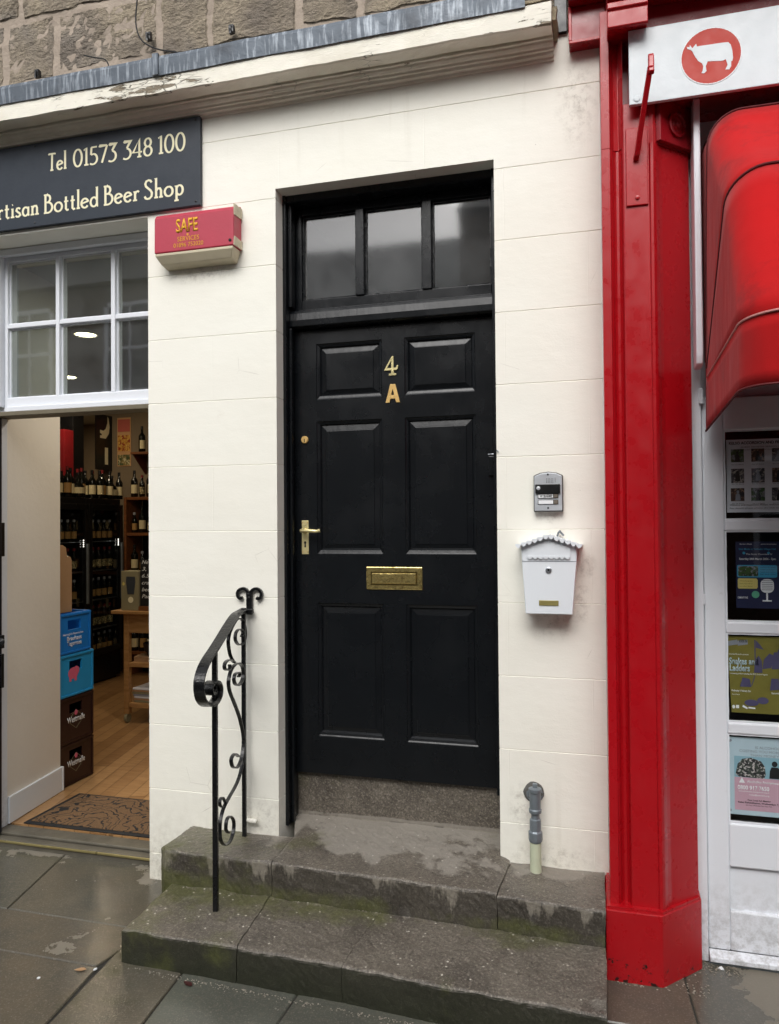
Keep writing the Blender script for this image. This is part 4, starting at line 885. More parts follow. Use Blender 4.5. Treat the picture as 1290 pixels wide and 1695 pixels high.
# shop name board
bs = thing('cow_sign', 'white fascia board with a cow in an orange roundel', 'sign', (.9, -.3, 3.2))
obj('board', box(.131, 2.4, -.300, -.282, 3.205, 3.480), 'signwhite', bs, bevel=.002); obj('backing', box(.135, 2.4, -.2815, -.2005, 3.246, 3.478), 'red_dark', bs)
rd = obj('roundel', flat([ell(.4105, 3.3385, .099, .1, 48)], (0, -.3002, 0), t=.001), 'roundel', bs)
cow = [(0.3407, 3.3892), (0.3489, 3.3759), (0.3619, 3.3903), (0.3643, 3.3794), (0.3733, 3.3799), (0.3919, 3.3794), (0.4521, 3.3784), (0.4679, 3.377), (0.4759, 3.3673), (0.4806, 3.3459), (0.4828, 3.3194), (0.4801, 3.3075), (0.4764, 3.3082), (0.4761, 3.2897), (0.4697, 3.2791), (0.4571, 3.2812), (0.461, 3.2888), (0.4649, 3.2964), (0.4589, 3.318), (0.4513, 3.3145), (0.4418, 3.3141), (0.426, 3.3168), (0.3994, 3.32), (0.3928, 3.3038), (0.3951, 3.2861), (0.3874, 3.2791), (0.3778, 3.2807), (0.3824, 3.2896), (0.3845, 3.3052), (0.3802, 3.3163), (0.3675, 3.3268), (0.3562, 3.3468), (0.3487, 3.3648), (0.3424, 3.3715), (0.3321, 3.3761), (0.3309, 3.3832), (0.3399, 3.3817)]
obj('cow_emblem', flat([cow], (0, -.3013, 0), t=.0008), 'signwhite', rd)
obj('ring', flat([[(.4105+r*math.cos(R(a)), 3.3385+r*math.sin(R(a))) for r, a in ((.102, a0), (.102, a0+7.6), (.0985, a0+7.6), (.0985, a0))] for a0 in range(0, 360, 8)], (0, -.3003, 0), t=.0012, dz=0), 'whiteink', rd)
for z in (3.455, 3.225): obj('screw_cap', lathe(bmesh.new(), [(.012, 0), (.012, -.002), (.009, -.003), (.0001, -.003)], (.158, -.300, z), 20, 'y'), 'signwhite', bs)
# white post, door frame
wp = obj('guide_rail', prism(bmesh.new(), [(-.205, 3.2445), (-.10, 3.2445), (-.10, 2.262), (-.13, 2.250), (-.185, 2.252), (-.200, 2.262), (-.205, 2.29)], 'x', .360, .384), 'white', Rd, bevel=.005)
obj('door_frame', boxes((.3365, .392, -.06, .05, .0, 3.2445), (.392, 1.40, -.02, .05, 2.16, 3.2445), (1.33, 1.40, -.06, .05, .0, 2.16)), 'white', Rd, bevel=.003)
# glazed door: panes between rails
dx0, dx1 = .394, 1.325; gx0, gx1 = .472, 1.24; YD = -.048
pan = [(.195, .362), (.527, .867), (.910, 1.250), (1.293, 1.641), (1.682, 2.027)]
bm = bmesh.new(); bx(bm, dx0, gx0, YD, -.008, .045, 2.155); bx(bm, gx1, dx1, YD, -.008, .045, 2.155)
zz = [.045]+[v for p in pan for v in p]+[2.155]
for a, b in zip(zz[::2], zz[1::2]): bx(bm, gx0, gx1, YD+.0003, -.008, a, b)
gd = obj('glazed_door', bm, 'white', Rd, bevel=.006)
obj('bottom_panel', box(gx0, gx1, YD+.018, YD+.03, .195, .362), 'white', gd)
obj('weather_bar', prism(bmesh.new(), [(-.045, .045), (-.085, .03), (-.085, .012), (-.045, .012)], 'x', dx0, dx1), 'white', gd, bevel=.003)
for a, b in pan[1:]:
    obj('glass_pane', box(gx0, gx1, YD+.016, YD+.019, a, b), 'glassthin', gd)
    gb = bmesh.new()
    for (x0, x1, z0, z1) in ((gx0, gx0+.006, a, b), (gx0+.006, gx1, a, a+.007), (gx0+.006, gx1, b-.005, b)): bx(gb, x0, x1, YD+.006, YD+.0155, z0, z1)
    rough_up(gb, .02, .001, 45); obj('putty', gb, 'white', gd)
obj('door_hinge', box(.386, .396, -.064, -.045, 1.36, 1.40), 'white', gd)
obj('awning_cleat', boxes((.383, .398, -.075, -.06, 2.13, 2.19)), 'white', Rd, bevel=.003)
obj('sill', box(.392, 1.4, -.07, .03, -.002, .011), 'galv', Rd)
obj('interior_wall', boxes((.34, .36, .06, 1.6, 0, 3.2), (2.9, 2.95, .06, 1.6, 0, 3.2), (.34, 2.95, 1.6, 1.65, 0, 3.2), (.34, 2.95, .06, 1.6, 3.2, 3.25), (.34, 2.95, .06, 1.6, -.02, .0)), 'darkint', Rd)
obj('display_window', boxes((1.402, 3.2, -.06, .05, 0, .6), (1.402, 3.2, -.06, .05, 2.5, 3.2445), (3.0, 3.2, -.06, .05, .6, 2.5)), 'red', Rd, bevel=.004)
obj('display_glass', box(1.402, 3.0, -.01, -.005, .6, 2.5), 'glass', Rd)

# posters taped inside the glass
def poster(label, x0, x1, z0, z1, m, skew=0.):
    t = thing('poster', label, 'poster', ((x0+x1)/2, -.025, z0), 'posters in the door panes')
    b = bmesh.new(); prism(b, [(x0+skew, z0), (x1, z0), (x1, z1), (x0, z1)], 'y', -.0275, -.0268); obj('sheet', b, m, t); return t
YP = -.0280
p1 = poster('white poster with nine small band photos in the top pane of the white door', .484, .80, 1.712, 1.992, 'paper')
text('heading', 'KELSO ACCORDION AND FIDDLE CLUB', .494, .736, 1.973, .0105, YP, 'ink', p1, bold=.02)
text('small_print', 'GUEST ARTISTES SEASON 2025 - 26', .535, .71, 1.960, .0045, YP, 'ink', p1)
text('small_print', 'Meets on the last Wednesday of the month in the Cross Keys Hotel', .505, .76, 1.950, .004, YP, 'ink', p1)
text('footer', 'Visitors and musicians always welcome - doors open 7pm', .494, .76, 1.738, .005, YP, 'ink', p1, bold=.01)
text('small_print', 'For details please phone the club secretary', .494, .70, 1.726, .0045, YP, 'ink', p1)
k = 0
for r in range(3):
    for c in range(4):
        x = .500+c*.072; z = 1.905-r*.075
        nm = obj('band_photo', box(x-.002*(r == 2), x+.046, YP-.0003, YP, z-.005*(r == 1), z+.050), ('photoB', 'photoA', 'photoC', 'photoA', 'photoC', 'photoC', 'photoA', 'photoB', 'photoA', 'photoB', 'photoC', 'photoA')[k], p1); k += 1
        sil = flat([ell(.013, .034, .005, .006, 10), [(.004, .0), (.022, .0), (.021, .020), (.017, .028), (.009, .028), (.005, .020)]], (x+.010, YP-.0004, z+.002), t=.0001)
        obj('figure', sil, 'ink' if k % 3 else 'greyink', nm)
        text('caption', 'Sat 2%d Band' % k, x+.002, x+.044, z-.011, .0035, YP, 'ink', p1)
p2 = poster('navy concert poster with a microphone in the second pane of the white door', .512, .665, 1.345, 1.600, 'navyprint')
text('heading', 'Live Music in Yetholm Village Hall', .524, .652, 1.568, .0065, YP, 'cyan', p2, bold=.01)
text('small_print', 'The Scots Musicians IV', .548, .640, 1.549, .0055, YP, 'whiteink', p2)
text('date_line', 'Saturday 28th March 2026 - 7pm', .524, .652, 1.530, .0075, YP, 'whiteink', p2, bold=.02)
text('small_print', 'Borders Music', .527, .57, 1.588, .0045, YP, 'whiteink', p2); text('small_print', 'www.livemusic', .60, .655, 1.588, .0045, YP, 'whiteink', p2)
for cxp in (.541, .627): obj('printed_dot', flat([ell(0, 0, .005, .005, 14)], (cxp, YP, 1.556), t=.0002), 'cyan', p2)
cb_ = obj('cyan_panel', flat([rrect(.516, .656, 1.463, 1.510, .006)], (0, YP, 0), t=.0003), 'cyan', p2)
obj('band_photo', box(.520, .590, YP-.0008, YP-.0004, 1.467, 1.506), 'photoB', cb_)
for i in range(4): text('small_print', ('traditional songs', 'fiddle and pipes', 'tunes and stories', 'bar and raffle')[i], .598, .650, 1.500-i*.009, .0045, YP-.0004, 'navyprint', cb_)
tk = obj('ticket_print', flat([[(.518, 1.425), (.521, 1.420), (.584, 1.420), (.588, 1.426), (.588, 1.453), (.584, 1.459), (.521, 1.459), (.518, 1.453)]], (0, YP, 0), t=.0003), 'ticket', p2)
for i in range(3): text('small_print', ('Tickets', 'from the hall or', 'on the door')[i], .525, .57, 1.447-i*.010, .0045, YP-.0004, 'olive', tk)
gc = obj('green_disc', flat([ell(0, 0, .0135, .0135, 24)], (.580, YP, 1.398), t=.0003), 'greenprint', p2)
mc = bmesh.new(); mcp = [rrect(.598, .644, 1.405, 1.457, .018), [(.617, 1.377), (.623, 1.377), (.623, 1.404), (.617, 1.404)], [(.604, 1.372), (.636, 1.372), (.636, 1.377), (.604, 1.377)]]
mic = obj('microphone_print', flat(mcp, (0, YP, 0), t=.0003), 'whiteink', p2)
obj('grille_line', flat([[(.602, z_), (.640, z_), (.640, z_+.0025), (.602, z_+.0025)] for z_ in (1.415, 1.422, 1.429, 1.436, 1.443, 1.450)], (0, YP-.0004, 0), t=.0002), 'greyink', mic)
text('small_print', 'COMMUNITY FUND', .517, .553, 1.382, .007, YP, 'whiteink', p2, bold=.02)
p3 = poster('olive green poster reading Snakes and Ladders in the third pane of the white door', .476, .80, .945, 1.238, 'olive', .014)
text('title', 'Snakes and', .483, .585, 1.130, .024, YP, 'paleblue', p3, bold=.03); text('title', 'Ladders', .485, .556, 1.104, .024, YP, 'paleblue', p3, bold=.03)
text('small_print', 'Galashiels Film & Arts presents', .482, .552, 1.166, .005, YP, 'whiteink', p3)
text('small_print', 'a screening of films including the 2012 Scottish Pageant', .486, .618, 1.092, .005, YP, 'whiteink', p3)
text('date_line', 'Wednesday 11 February, 7pm', .490, .558, 1.026, .0065, YP, 'whiteink', p3, bold=.02); text('small_print', 'Heart of Hawick', .492, .52, 1.013, .004, YP, 'whiteink', p3)
text('date_line', 'Saturday 14 March', .630, .70, 1.022, .0065, YP, 'whiteink', p3, bold=.02)
text('logo_text', 'BORDERS FILM', .520, .548, 1.214, .010, YP, 'ink', p3, bold=.03)
obj('logo_block', flat([[(.479, 1.199), (.515, 1.206), (.513, 1.224), (.478, 1.217)], [(.515, 1.201), (.550, 1.207), (.549, 1.225), (.514, 1.220)]], (0, YP+.0002, 0), t=.0003), 'greyink', p3)
sh = [[(.573, 1.15), (.577, 1.15), (.577, 1.225), (.573, 1.225)], [(.578, 1.195), (.606, 1.188), (.592, 1.208), (.578, 1.224)], [(.570, 1.10), (.600, 1.10), (.598, 1.145), (.588, 1.165), (.575, 1.150)], [(.60, 1.115), (.63, 1.12), (.645, 1.165), (.625, 1.175), (.605, 1.150)], [(.632, 1.115), (.70, 1.12), (.70, 1.20), (.66, 1.20), (.652, 1.18), (.640, 1.18)],
      [(.625, 1.035), (.66, 1.04), (.655, 1.08), (.63, 1.08)], [(.52, 1.045), (.56, 1.045), (.555, 1.075), (.53, 1.08)], ell(.60, .995, .02, .013, 14), ell(.56, .985, .025, .012, 14), [(.56, 1.05), (.563, 1.05), (.575, 1.09), (.572, 1.09)]]
obj('battle_print', flat(sh, (0, YP+.0003, 0), t=.0003), 'purpleshape', p3)
obj('logo_block', flat([ell(.497, .967, .005, .007, 12), [(.505, .962), (.516, .962), (.516, .974), (.505, .974)], [(.528, .968), (.545, .960), (.546, .966), (.530, .976)], [(.548, .964), (.573, .962), (.573, .967), (.55, .969)]], (0, YP, 0), t=.0003), 'whiteink', p3)
p4 = poster('pale blue and pink helpline poster in the lowest pane of the white door', .473, .86, .557, .852, 'paleblue')
for i, (s_, a, b) in enumerate((('IS ALCOHOL', .571, .655), ('COSTING YOU MORE', .515, .657), ('THAN MONEY?', .552, .657))): text('heading', s_, a, b, .811-i*.015, .0095, YP, 'greyink', p4)
obj('blue_panel', flat([[(.496, .700), (.86, .700), (.86, .780), (.496, .780)]], (0, YP, 0), t=.0002), 'bluepaper', p4)
obj('face_photo', flat([[(.500, .710), (.515, .701), (.600, .700), (.606, .715), (.603, .745), (.590, .765), (.555, .776), (.525, .770), (.508, .75)]], (0, YP-.0003, 0), t=.0002), 'photoBW', p4)
obj('seated_figure', flat([ell(.637, .757, .010, .011, 14), [(.618, .702), (.66, .702), (.658, .735), (.648, .745), (.626, .745), (.620, .73)]], (0, YP-.0003, 0), t=.0002), 'ink', p4)
pp = obj('pink_panel', flat([[(.496, .575), (.86, .575), (.86, .6995), (.496, .6995)]], (0, YP, 0), t=.0002), 'palepink', p4)
obj('triangle_emblem', flat([[(.512, .679), (.533, .679), (.5225, .700)]], (0, YP-.0003, 0), t=.0003), 'whiteink', pp)
text('lettering', 'Alcoholics Anonymous', .540, .652, .681, .0085, YP-.0003, 'whiteink', pp, bold=.02)
text('phone_number', '0800 917 7650', .507, .617, .654, .015, YP-.0003, 'whiteink', pp, bold=.02)
text('small_print', 'www.alcoholics-anonymous.org.uk', .510, .617, .645, .005, YP-.0003, 'whiteink', pp); text('small_print', 'help@aamail.org', .548, .617, .633, .005, YP-.0003, 'whiteink', pp)
text('small_print', 'Your Local AA Meeting', .540, .622, .612, .0065, YP-.0003, 'ink', pp, bold=.02); text('small_print', 'Kelso Rehabilitation, Wednesdays 7.30pm', .508, .67, .602, .0065, YP-.0003, 'ink', pp, bold=.02)
text('small_print', 'Inch Road, off Shedden Park Road, TD5', .535, .625, .593, .005, YP-.0003, 'ink', pp)
for x, z in ((.482, .838), (.478, .572)): obj('tape_dot', flat([ell(0, 0, .007, .006, 12)], (x, YP-.0002, z), t=.0002), 'greyink', p4)

# ---------------------------------------------------------------- dutch awning
aw = thing('awning', 'red canvas hood awning over the white shop door', 'awning', (1.2, -.12, 2.27))
PZ, PY0, AX0, AX1 = 2.212, -.135, .400, 2.5
ribs = [(92, .965, .12), (82, .945, .12), (45, .775, .12), (3, .80, .13)]
def rib(th, Rr, c, n=40, dz=0., off=0.):
    out = []; pts = [(AX0, 0.0)]
    m = 14
    for i in range(1, m+1): pts.append((AX0, (Rr-c)*i/m))
    for i in range(1, 11): a = math.pi/2*i/10; pts.append((AX0+c-c*math.cos(a), Rr-c+c*math.sin(a)))
    for i in range(1, 13): pts.append((AX0+c+(AX1-AX0-2*c)*i/12, Rr))
    for i in range(1, 11): a = math.pi/2*i/10; pts.append((AX1-c+c*math.sin(a), Rr-c+c*math.cos(a)))
    for i in range(1, m+1): pts.append((AX1, (Rr-c)*(1-i/m)))
    for x, r in pts: out.append(Vector((x, PY0-(r+off)*math.cos(R(th)), PZ+(r+off)*math.sin(R(th))+dz)))
    return out
def skin(name, seq, m='canvas', th=.003, closed=False):
    b = bmesh.new(); rows_ = [[b.verts.new(p) for p in r] for r in seq]
    for a, c in zip(rows_, rows_[1:]):
        for i in range(len(a)-1):
            vs = (a[i], a[i+1], c[i+1], c[i])
            b.faces.new(vs)
    o = obj(name, b, m, aw, smooth=True); s_ = o.modifiers.new('solidify', 'SOLIDIFY'); s_.thickness = th; return o
seq_parts = []
for (t0, r0, c0), (t1, r1, c1) in zip(ribs, ribs[1:]):
    seq = []
    ra, rb_ = rib(t0, r0, c0), rib(t1, r1, c1)
    for i in range(9):
        t = i/8; sag = math.sin(math.pi*t)*(.016 if t0-t1 > 20 else .002)
        seq.append([p+(q-p)*t+Vector((0, 1, -1)).normalized()*sag*min(1, (p-ra[0]).length/.4)*(1+.5*math.sin(p.x*9+t*3)) for p, q in zip(ra, rb_)])
    # ribs meet at the pivot: spread the first points a little so faces keep area
    skin('canopy_panel', seq)
seq = []
rb = rib(3, .80, .13)
for i in range(6):
    t = i/5; seq.append([p+Vector((0, 0, -.195*t-.004*t*math.sin(p.x*14)))+Vector((0, .010*t*math.sin(p.x*11+p.y*6)+.02*t, 0)) for j, p in enumerate(rb)])
skin('valance', seq)
tb = bmesh.new(); sweep(tb, seq[-1], circ(.004, 6), (.3, .3, 1)); obj('hem', tb, 'piping', aw)
for i, (t0, r0, c0) in enumerate(ribs):
    tb = bmesh.new(); sweep(tb, rib(t0, r0, c0, off=.004)[1:-1], circ(.0038, 6), (0, math.sin(R(t0)), math.cos(R(t0)))); obj('piping', tb, 'piping2' if i == 3 else 'piping', aw)
for i, (t0, r0, c0) in enumerate(ribs):
    hp_ = [Vector((1.45+(p.x-1.45)*.96, p.y, p.z)) for p in rib(t0, r0-.045, c0)[2:-2]]
    tb = bmesh.new(); sweep(tb, hp_, circ(.009, 8), (0, math.sin(R(t0)), math.cos(R(t0)))); obj('frame_hoop', tb, 'galv', aw)

# ================================================================ INSIDE THE BOTTLE SHOP
tag(obj('doormat', boxes((-3.03, -2.0, .275, .735, .061, .069)), 'rubber', bevel=.003), 'brown doormat with a black scroll pattern just inside the shop doorway', 'doormat')
dm = bpy.data.objects['doormat']
obj('coir_surface', box(-3.0, -2.03, .30, .712, .0692, .0725), 'mat', dm)
def crate(z0, z1, m, label, x1=-3.19, y0=.762, y1=1.075):
    t = thing('bottle_crate', label, 'crate', (x1-.2, (y0+y1)/2, z0), 'crates stacked inside the doorway')
    x0 = x1-.4; b = bmesh.new(); th = .012; hz0, hz1 = z1-.105, z1-.045; ym = (y0+y1)/2
    bx(b, x0, x1, y0, y0+th, z0, z1); bx(b, x0, x1, y1-th, y1, z0, z1); bx(b, x0, x0+th, y0+th, y1-th, z0, z1)
    # near face with a hand hole
    ha, hb = ym-.07, ym+.05
    for r in ((y0+th, ha, z0, z1), (hb, y1-th, z0, z1), (ha, hb, z0, hz0), (ha, hb, hz1, z1)): bx(b, x1-th, x1, r[0], r[1], r[2], r[3])
    bx(b, x0+th, x1-th, y0+th, y1-th, z0, z0+.01)
    obj('body', b, m, t)
    obj('rim', boxes((x1-.006, x1+.006, y0-.003, y1+.003, z1-.018, z1-.004), (x1-.006, x1+.005, y0-.002, y1+.002, z0+.004, z0+.016), (x1, x1+.005, y0-.002, y0+.014, z0+.0165, z1-.0185), (x1, x1+.005, y1-.014, y1+.002, z0+.0165, z1-.0185)), m, t, bevel=.002)
    return t
c1 = crate(.062, .322, 'browncrate', 'dark brown beer crate on the floor, bottom of the stack'); c2 = crate(.3235, .610, 'browncrate', 'dark brown beer crate second from the bottom of the stack')
c3 = crate(.612, .878, 'blue2', 'light blue crate with a pink print, third in the stack'); c4 = crate(.880, 1.134, 'blue1', 'bright blue crate with white lettering on top of the stack', y1=1.05)
for c_, z in ((c1, .178), (c2, .448)):
    text('lettering', 'Westmalle', 0, .165, 0, .036, 0, 'whiteink', c_, CRATE, bold=.012, org=(-3.1878, .828, z))
    dmd = [(.0, .0), (.075, .062), (.15, .0), (.075, -.055)]; pth = dmd+[dmd[0]]; b = bmesh.new()
    for i in range(4):
        a_, b_ = Vector(pth[i]), Vector(pth[i+1]); d_ = (b_-a_).normalized(); n_ = Vector((-d_.y, d_.x))*.0011
        prism(b, [tuple(a_-n_), tuple(b_-n_), tuple(b_+n_), tuple(a_+n_)], 'z', 0, .0006+i*.0001)
    place2d(b, (-3.1893, .835, z+.012), CRATE); obj('diamond_outline', b, 'greybox', c_)
    obj('emblem', flat([ell(0, 0, .014, .016, 16)], (-3.1893, .910, z+.055), CRATE, t=.0008), 'pink', c_)
obj('pink_print', flat([ell(0, 0, .048, .036, 22), ell(.028, .012, .028, .028, 18), [(-.036, -.05), (-.018, -.05), (-.016, -.01), (-.04, -.01)], [(.012, -.052), (.032, -.052), (.034, -.012), (.008, -.012)]], (-3.1893, .885, .755), CRATE, t=.0006), 'pink', c3)
text('lettering', 'Brauhaus', 0, .135, 0, .026, 0, 'whiteink', c4, CRATE, bold=.01, org=(-3.1885, .828, .962)); text('lettering', 'Tegernsee', 0, .135, 0, .026, 0, 'whiteink', c4, CRATE, bold=.01, org=(-3.1885, .828, .930))
text('small_print', 'Herzoglich Bayerisches', 0, .19, 0, .013, 0, 'whiteink', c4, CRATE, org=(-3.1885, .790, .997))
tag(obj('cardboard_sheet', prism(bmesh.new(), [(.775, 1.136), (.915, 1.136), (.915, 1.46), (.90, 1.485), (.87, 1.49), (.86, 1.545), (.83, 1.56), (.775, 1.56)], 'x', -3.235, -3.222), 'kraft', bevel=.002), 'tan cardboard cut-out standing on the top crate', 'cardboard')

# bottles
BT = {}
def bottle(kind, h=.30, r=.037, lab='label', cap='dark', squat=False):
    t = thing('bottle', 'dark bottle', 'bottle', (0, 0, 0))
    if squat: prof = [(.001, 0), (r*.95, 0), (r*1.25, .03), (r*1.35, h*.3), (r*1.1, h*.48), (r*.45, h*.62), (.013, h*.72), (.012, h*.9)]
    else: prof = [(.001, 0), (r, .001), (r, h*.6), (r*.85, h*.66), (r*.42, h*.74), (.013, h*.78), (.013, h*.93)]
    obj('glass_body', lathe(bmesh.new(), prof, (0, 0, 0), 14), 'bottleglass', t, smooth=True)
    rl_ = (r*1.36 if squat else r)+.0008
    lb = bmesh.new()
    a0, a1 = (R(-110), R(30)); z0, z1 = (h*.16, h*.40) if squat else (h*.14, h*.46); n = 8
    pr = [[lb.verts.new((rl_*math.cos(a0+(a1-a0)*i/n), rl_*math.sin(a0+(a1-a0)*i/n), z)) for i in range(n+1)] for z in (z0, z1)]
    for i in range(n): lb.faces.new((pr[0][i], pr[0][i+1], pr[1][i+1], pr[1][i]))
    obj('label', lb, lab, t)
    obj('cap', lathe(bmesh.new(), [(.0145, h*.88), (.0145, h), (.001, h+.001)], (0, 0, 0), 12), cap, t)
    BT[kind] = t; return t
used = set()
def put(kind, loc, label, group, rz=None):
    r = BT[kind]; rz = random.uniform(-.25, .35) if rz is None else rz
    if kind in used: return dup(r, loc, rz, label, group)
    used.add(kind); r.location = loc; r.rotation_euler = (0, 0, rz); r['label'] = label; r['group'] = group; return r
bottle('cream', .29); bottle('tan', .30, .040, 'labeltan', 'redcap'); bottle('squat', .25, .045, 'label', 'dark', True); bottle('beer', .235, .030, 'fridgestuff', 'redcap'); bottle('small', .22, .028, 'labeltan', 'greyink')
seqk = ['cream', 'cream', 'tan', 'cream', 'squat', 'tan', 'cream', 'cream', 'cream', 'tan', 'cream']
LB = {'cream': 'dark bottle with a cream label standing on top of the fridges', 'tan': 'tall bottle with a tan label and red cap on top of the fridges', 'squat': 'squat round flask bottle on top of the fridges'}
yy = 2.93
for i, k in enumerate(seqk+['squat', 'cream']):
    y = yy+i*.083
    if i == 6: continue
    put(k, (-4.99-.03*(i % 2), y, 1.964), LB[k], 'bottles on top of the fridges')
for i in range(8): put(('tan', 'cream')[i % 2], (-5.14, 2.96+i*.12, 1.964), {'tan': 'tan labelled bottle in the back row on the fridges', 'cream': 'cream labelled bottle in the back row on the fridges'}[('tan', 'cream')[i % 2]], 'bottles on top of the fridges')
# fridges
def fridge(y0, y1, label):
    t = thing('drinks_fridge', label, 'fridge', (-5.2, (y0+y1)/2, .06), 'tall glass door fridges')
    obj('body', boxes((-5.5, -4.96, y0, y0+.03, .09, 1.96), (-5.5, -4.96, y1-.03, y1, .09, 1.96), (-5.5, -5.46, y0+.03, y1-.03, .09, 1.96), (-5.46, -4.96, y0+.03, y1-.03, 1.88, 1.96), (-5.46, -4.96, y0+.03, y1-.03, .09, .35), (-5.45, -5.0, y0+.02, y1-.02, .06, .09)), 'dark', t, bevel=.003)
    d = obj('door', boxes((-4.958, -4.925, y0, y0+.05, .36, 1.90), (-4.958, -4.925, y1-.05, y1, .36, 1.90), (-4.958, -4.925, y0+.05, y1-.05, 1.84, 1.90), (-4.958, -4.925, y0+.05, y1-.05, .36, .42)), 'dark', t, bevel=.003)
    obj('glass_pane', box(-4.945, -4.94, y0+.05, y1-.05, .42, 1.84), 'glassfridge', d)
    obj('handle', box(-4.924, -4.905, y1-.045, y1-.02, .9, 1.5), 'galv', d, bevel=.003)
    for z in (.62, .92, 1.22, 1.52): obj('shelf', box(-5.45, -4.98, y0+.03, y1-.03, z-.008, z), 'steel', t)
    for z in (.45, .75, 1.05, 1.35, 1.65):
        pass
    obj('control_lights', boxes(*[(-4.924, -4.921, y1-.09, y1-.082, z, z+.009) for z in (1.47, 1.49, 1.51, 1.53)]), 'led', t)
    return t
fridge(2.78, 3.335, 'left tall black drinks fridge with a glass door'); fridge(3.345, 3.90, 'right tall black drinks fridge beside the brown shelf unit')
for fi, y0 in enumerate((2.84, 3.41)):
    for zi, z in enumerate((.352, .622, .922, 1.222, 1.522)):
        for j in range(5): put('beer' if zi % 2 else 'small', (-5.03, y0+.03+j*.093, z+.001), 'beer bottle on a shelf inside the %s fridge' % ('left', 'right')[fi], 'beers in the %s fridge' % ('left', 'right')[fi])
# brown shelf unit at the back
su = thing('shelf_unit', 'brown wooden shelf unit holding bottles beyond the fridges', 'shelf', (-4.3, 4.05, .06))
obj('side_panel', box(-4.915, -4.885, 3.90, 4.2, .06, 1.985), 'brownwood', su, bevel=.002); obj('side_panel', box(-3.63, -3.60, 3.90, 4.2, .06, 1.985), 'brownwood', su, bevel=.002)
for z in (.30, .72, 1.15, 1.57, 1.955): obj('shelf', box(-4.884, -3.631, 3.905, 4.2, z, z+.03), 'brownwood', su, bevel=.002)
obj('back_panel', box(-4.884, -3.631, 4.2, 4.21, .06, 1.98), 'dark', su)
kk = ['cream', 'tan', 'cream', 'small', 'cream', 'beer']
for zi, (z, nm) in enumerate(((.331, 'lowest shelf'), (.751, 'second lowest shelf'), (1.181, 'middle shelf'), (1.601, 'upper shelf'), (1.986, 'top board'))):
    for j in range(7):
        k = kk[(j+zi) % 6]; put(k, (-4.83+j*.095, 3.97, z), 'dark %s bottle on the %s of the brown shelf unit' % ({'cream': 'cream labelled', 'tan': 'red capped', 'small': 'small', 'beer': 'beer'}[k], nm), 'bottles on the brown shelf unit')
ws = thing('wall_shelf', 'small red-brown wall shelf carrying two bottles', 'shelf', (-4.7, 4.15, 2.45))
obj('board', box(-4.90, -4.4, 4.0, 4.249, 2.455, 2.480), 'brownwood', ws, bevel=.002); obj('bracket', prism(bmesh.new(), [(4.01, 2.4545), (4.249, 2.4545), (4.249, 2.25)], 'x', -4.88, -4.86), simple('red_brown_bracket', '5a2014', .5), ws)
for j, x in enumerate((-4.82, -4.69, -4.56)): put('cream', (x, 4.10, 2.481), 'dark wine bottle with a pale label on the small wall shelf', 'bottles on the wall shelf')
# dark display boards on top of the fridges with cream shapes
db = thing('display_board', 'black display board with a cream crescent above the fridges', 'board', (-5.33, 4.08, 2.3))
obj('panel', box(-5.315, -5.305, 3.955, 4.245, 2.30, 2.92), 'dark', db)
cres = [(.0, .0), (.10, .0), (.155, .06), (.17, .14), (.15, .23), (.135, .25), (.13, .18), (.10, .11), (.06, .085), (.0, .09), (.0, .055), (.03, .045), (.03, .03), (.0, .03)]
b = flat([cres], (-5.3045, 4.03, 2.655), CRATE, t=.001); obj('crescent', b, 'creampaint', db)
obj('cream_bar', flat([[(0, 0), (.055, 0), (.055, .19), (0, .19)]], (-5.3045, 4.115, 2.365), CRATE, t=.001), 'creampaint', db)
tag(obj('black_carton', boxes((-5.40, -5.20, 3.45, 3.62, 1.964, 2.95)), 'dark', bevel=.004), 'tall black carton standing on the fridges', 'carton')
tag(obj('red_carton', boxes((-5.36, -5.19, 3.30, 3.445, 1.964, 2.66)), simple('deep_red_card', '7a1018', .5), bevel=.004), 'slim red carton standing on the fridges', 'carton')
pc = thing('picture', 'colourful fruit picture hung on the back wall', 'picture', (-5.14, 4.24, 2.35))
obj('print', box(-5.235, -5.06, 4.243, 4.249, 2.35, 2.90), simple('peach_print', 'c79a6c', .5), pc)
for (z0, z1, m) in ((2.74, 2.88, simple('rose_print', 'b85c50', .5)), (2.52, 2.70, mk_photo('berry_print', ('c9953c', '8c1f14', 'd9b25a'), 26)), (2.36, 2.48, mk_photo('leaf_print', ('8c7a4a', '3a4a2a', 'cfc7a0'), 22))):
    obj('painted_panel', box(-5.225, -5.07, 4.2395, 4.2425, z0, z1), m, pc)
# pine trolley
tr = thing('kitchen_trolley', 'pine kitchen trolley on castors inside the shop', 'trolley', (-3.4, 2.45, .06))
obj('top', box(-3.86, -2.95, 2.20, 2.72, .955, .982), 'pine', tr, bevel=.004)
for x in (-3.763, -3.05):
    for y in (2.235, 2.645):
        obj('leg', box(x, x+.045, y, y+.045, .135, .9545), 'pine', tr, bevel=.002)
        cs = obj('castor', lathe(bmesh.new(), [(.001, -.012), (.036, -.012), (.038, 0), (.036, .012), (.001, .012)], (x+.022, y+.02, .099), 16, 'x'), 'greybox', tr)
obj('apron', boxes((-3.717, -3.051, 2.240, 2.258, .80, .9545), (-3.717, -3.051, 2.66, 2.68, .80, .9545), (-3.758, -3.74, 2.281, 2.644, .80, .9545)), 'pine', tr, bevel=.002)
for z in (.52, .19): obj('shelf', box(-3.717, -3.051, 2.24, 2.69, z, z+.035), 'pine', tr, bevel=.002)
cb2 = thing('glass_gift_box', 'grey green carton with a beer glass picture on the trolley top', 'box', (-3.7, 2.3, .983))
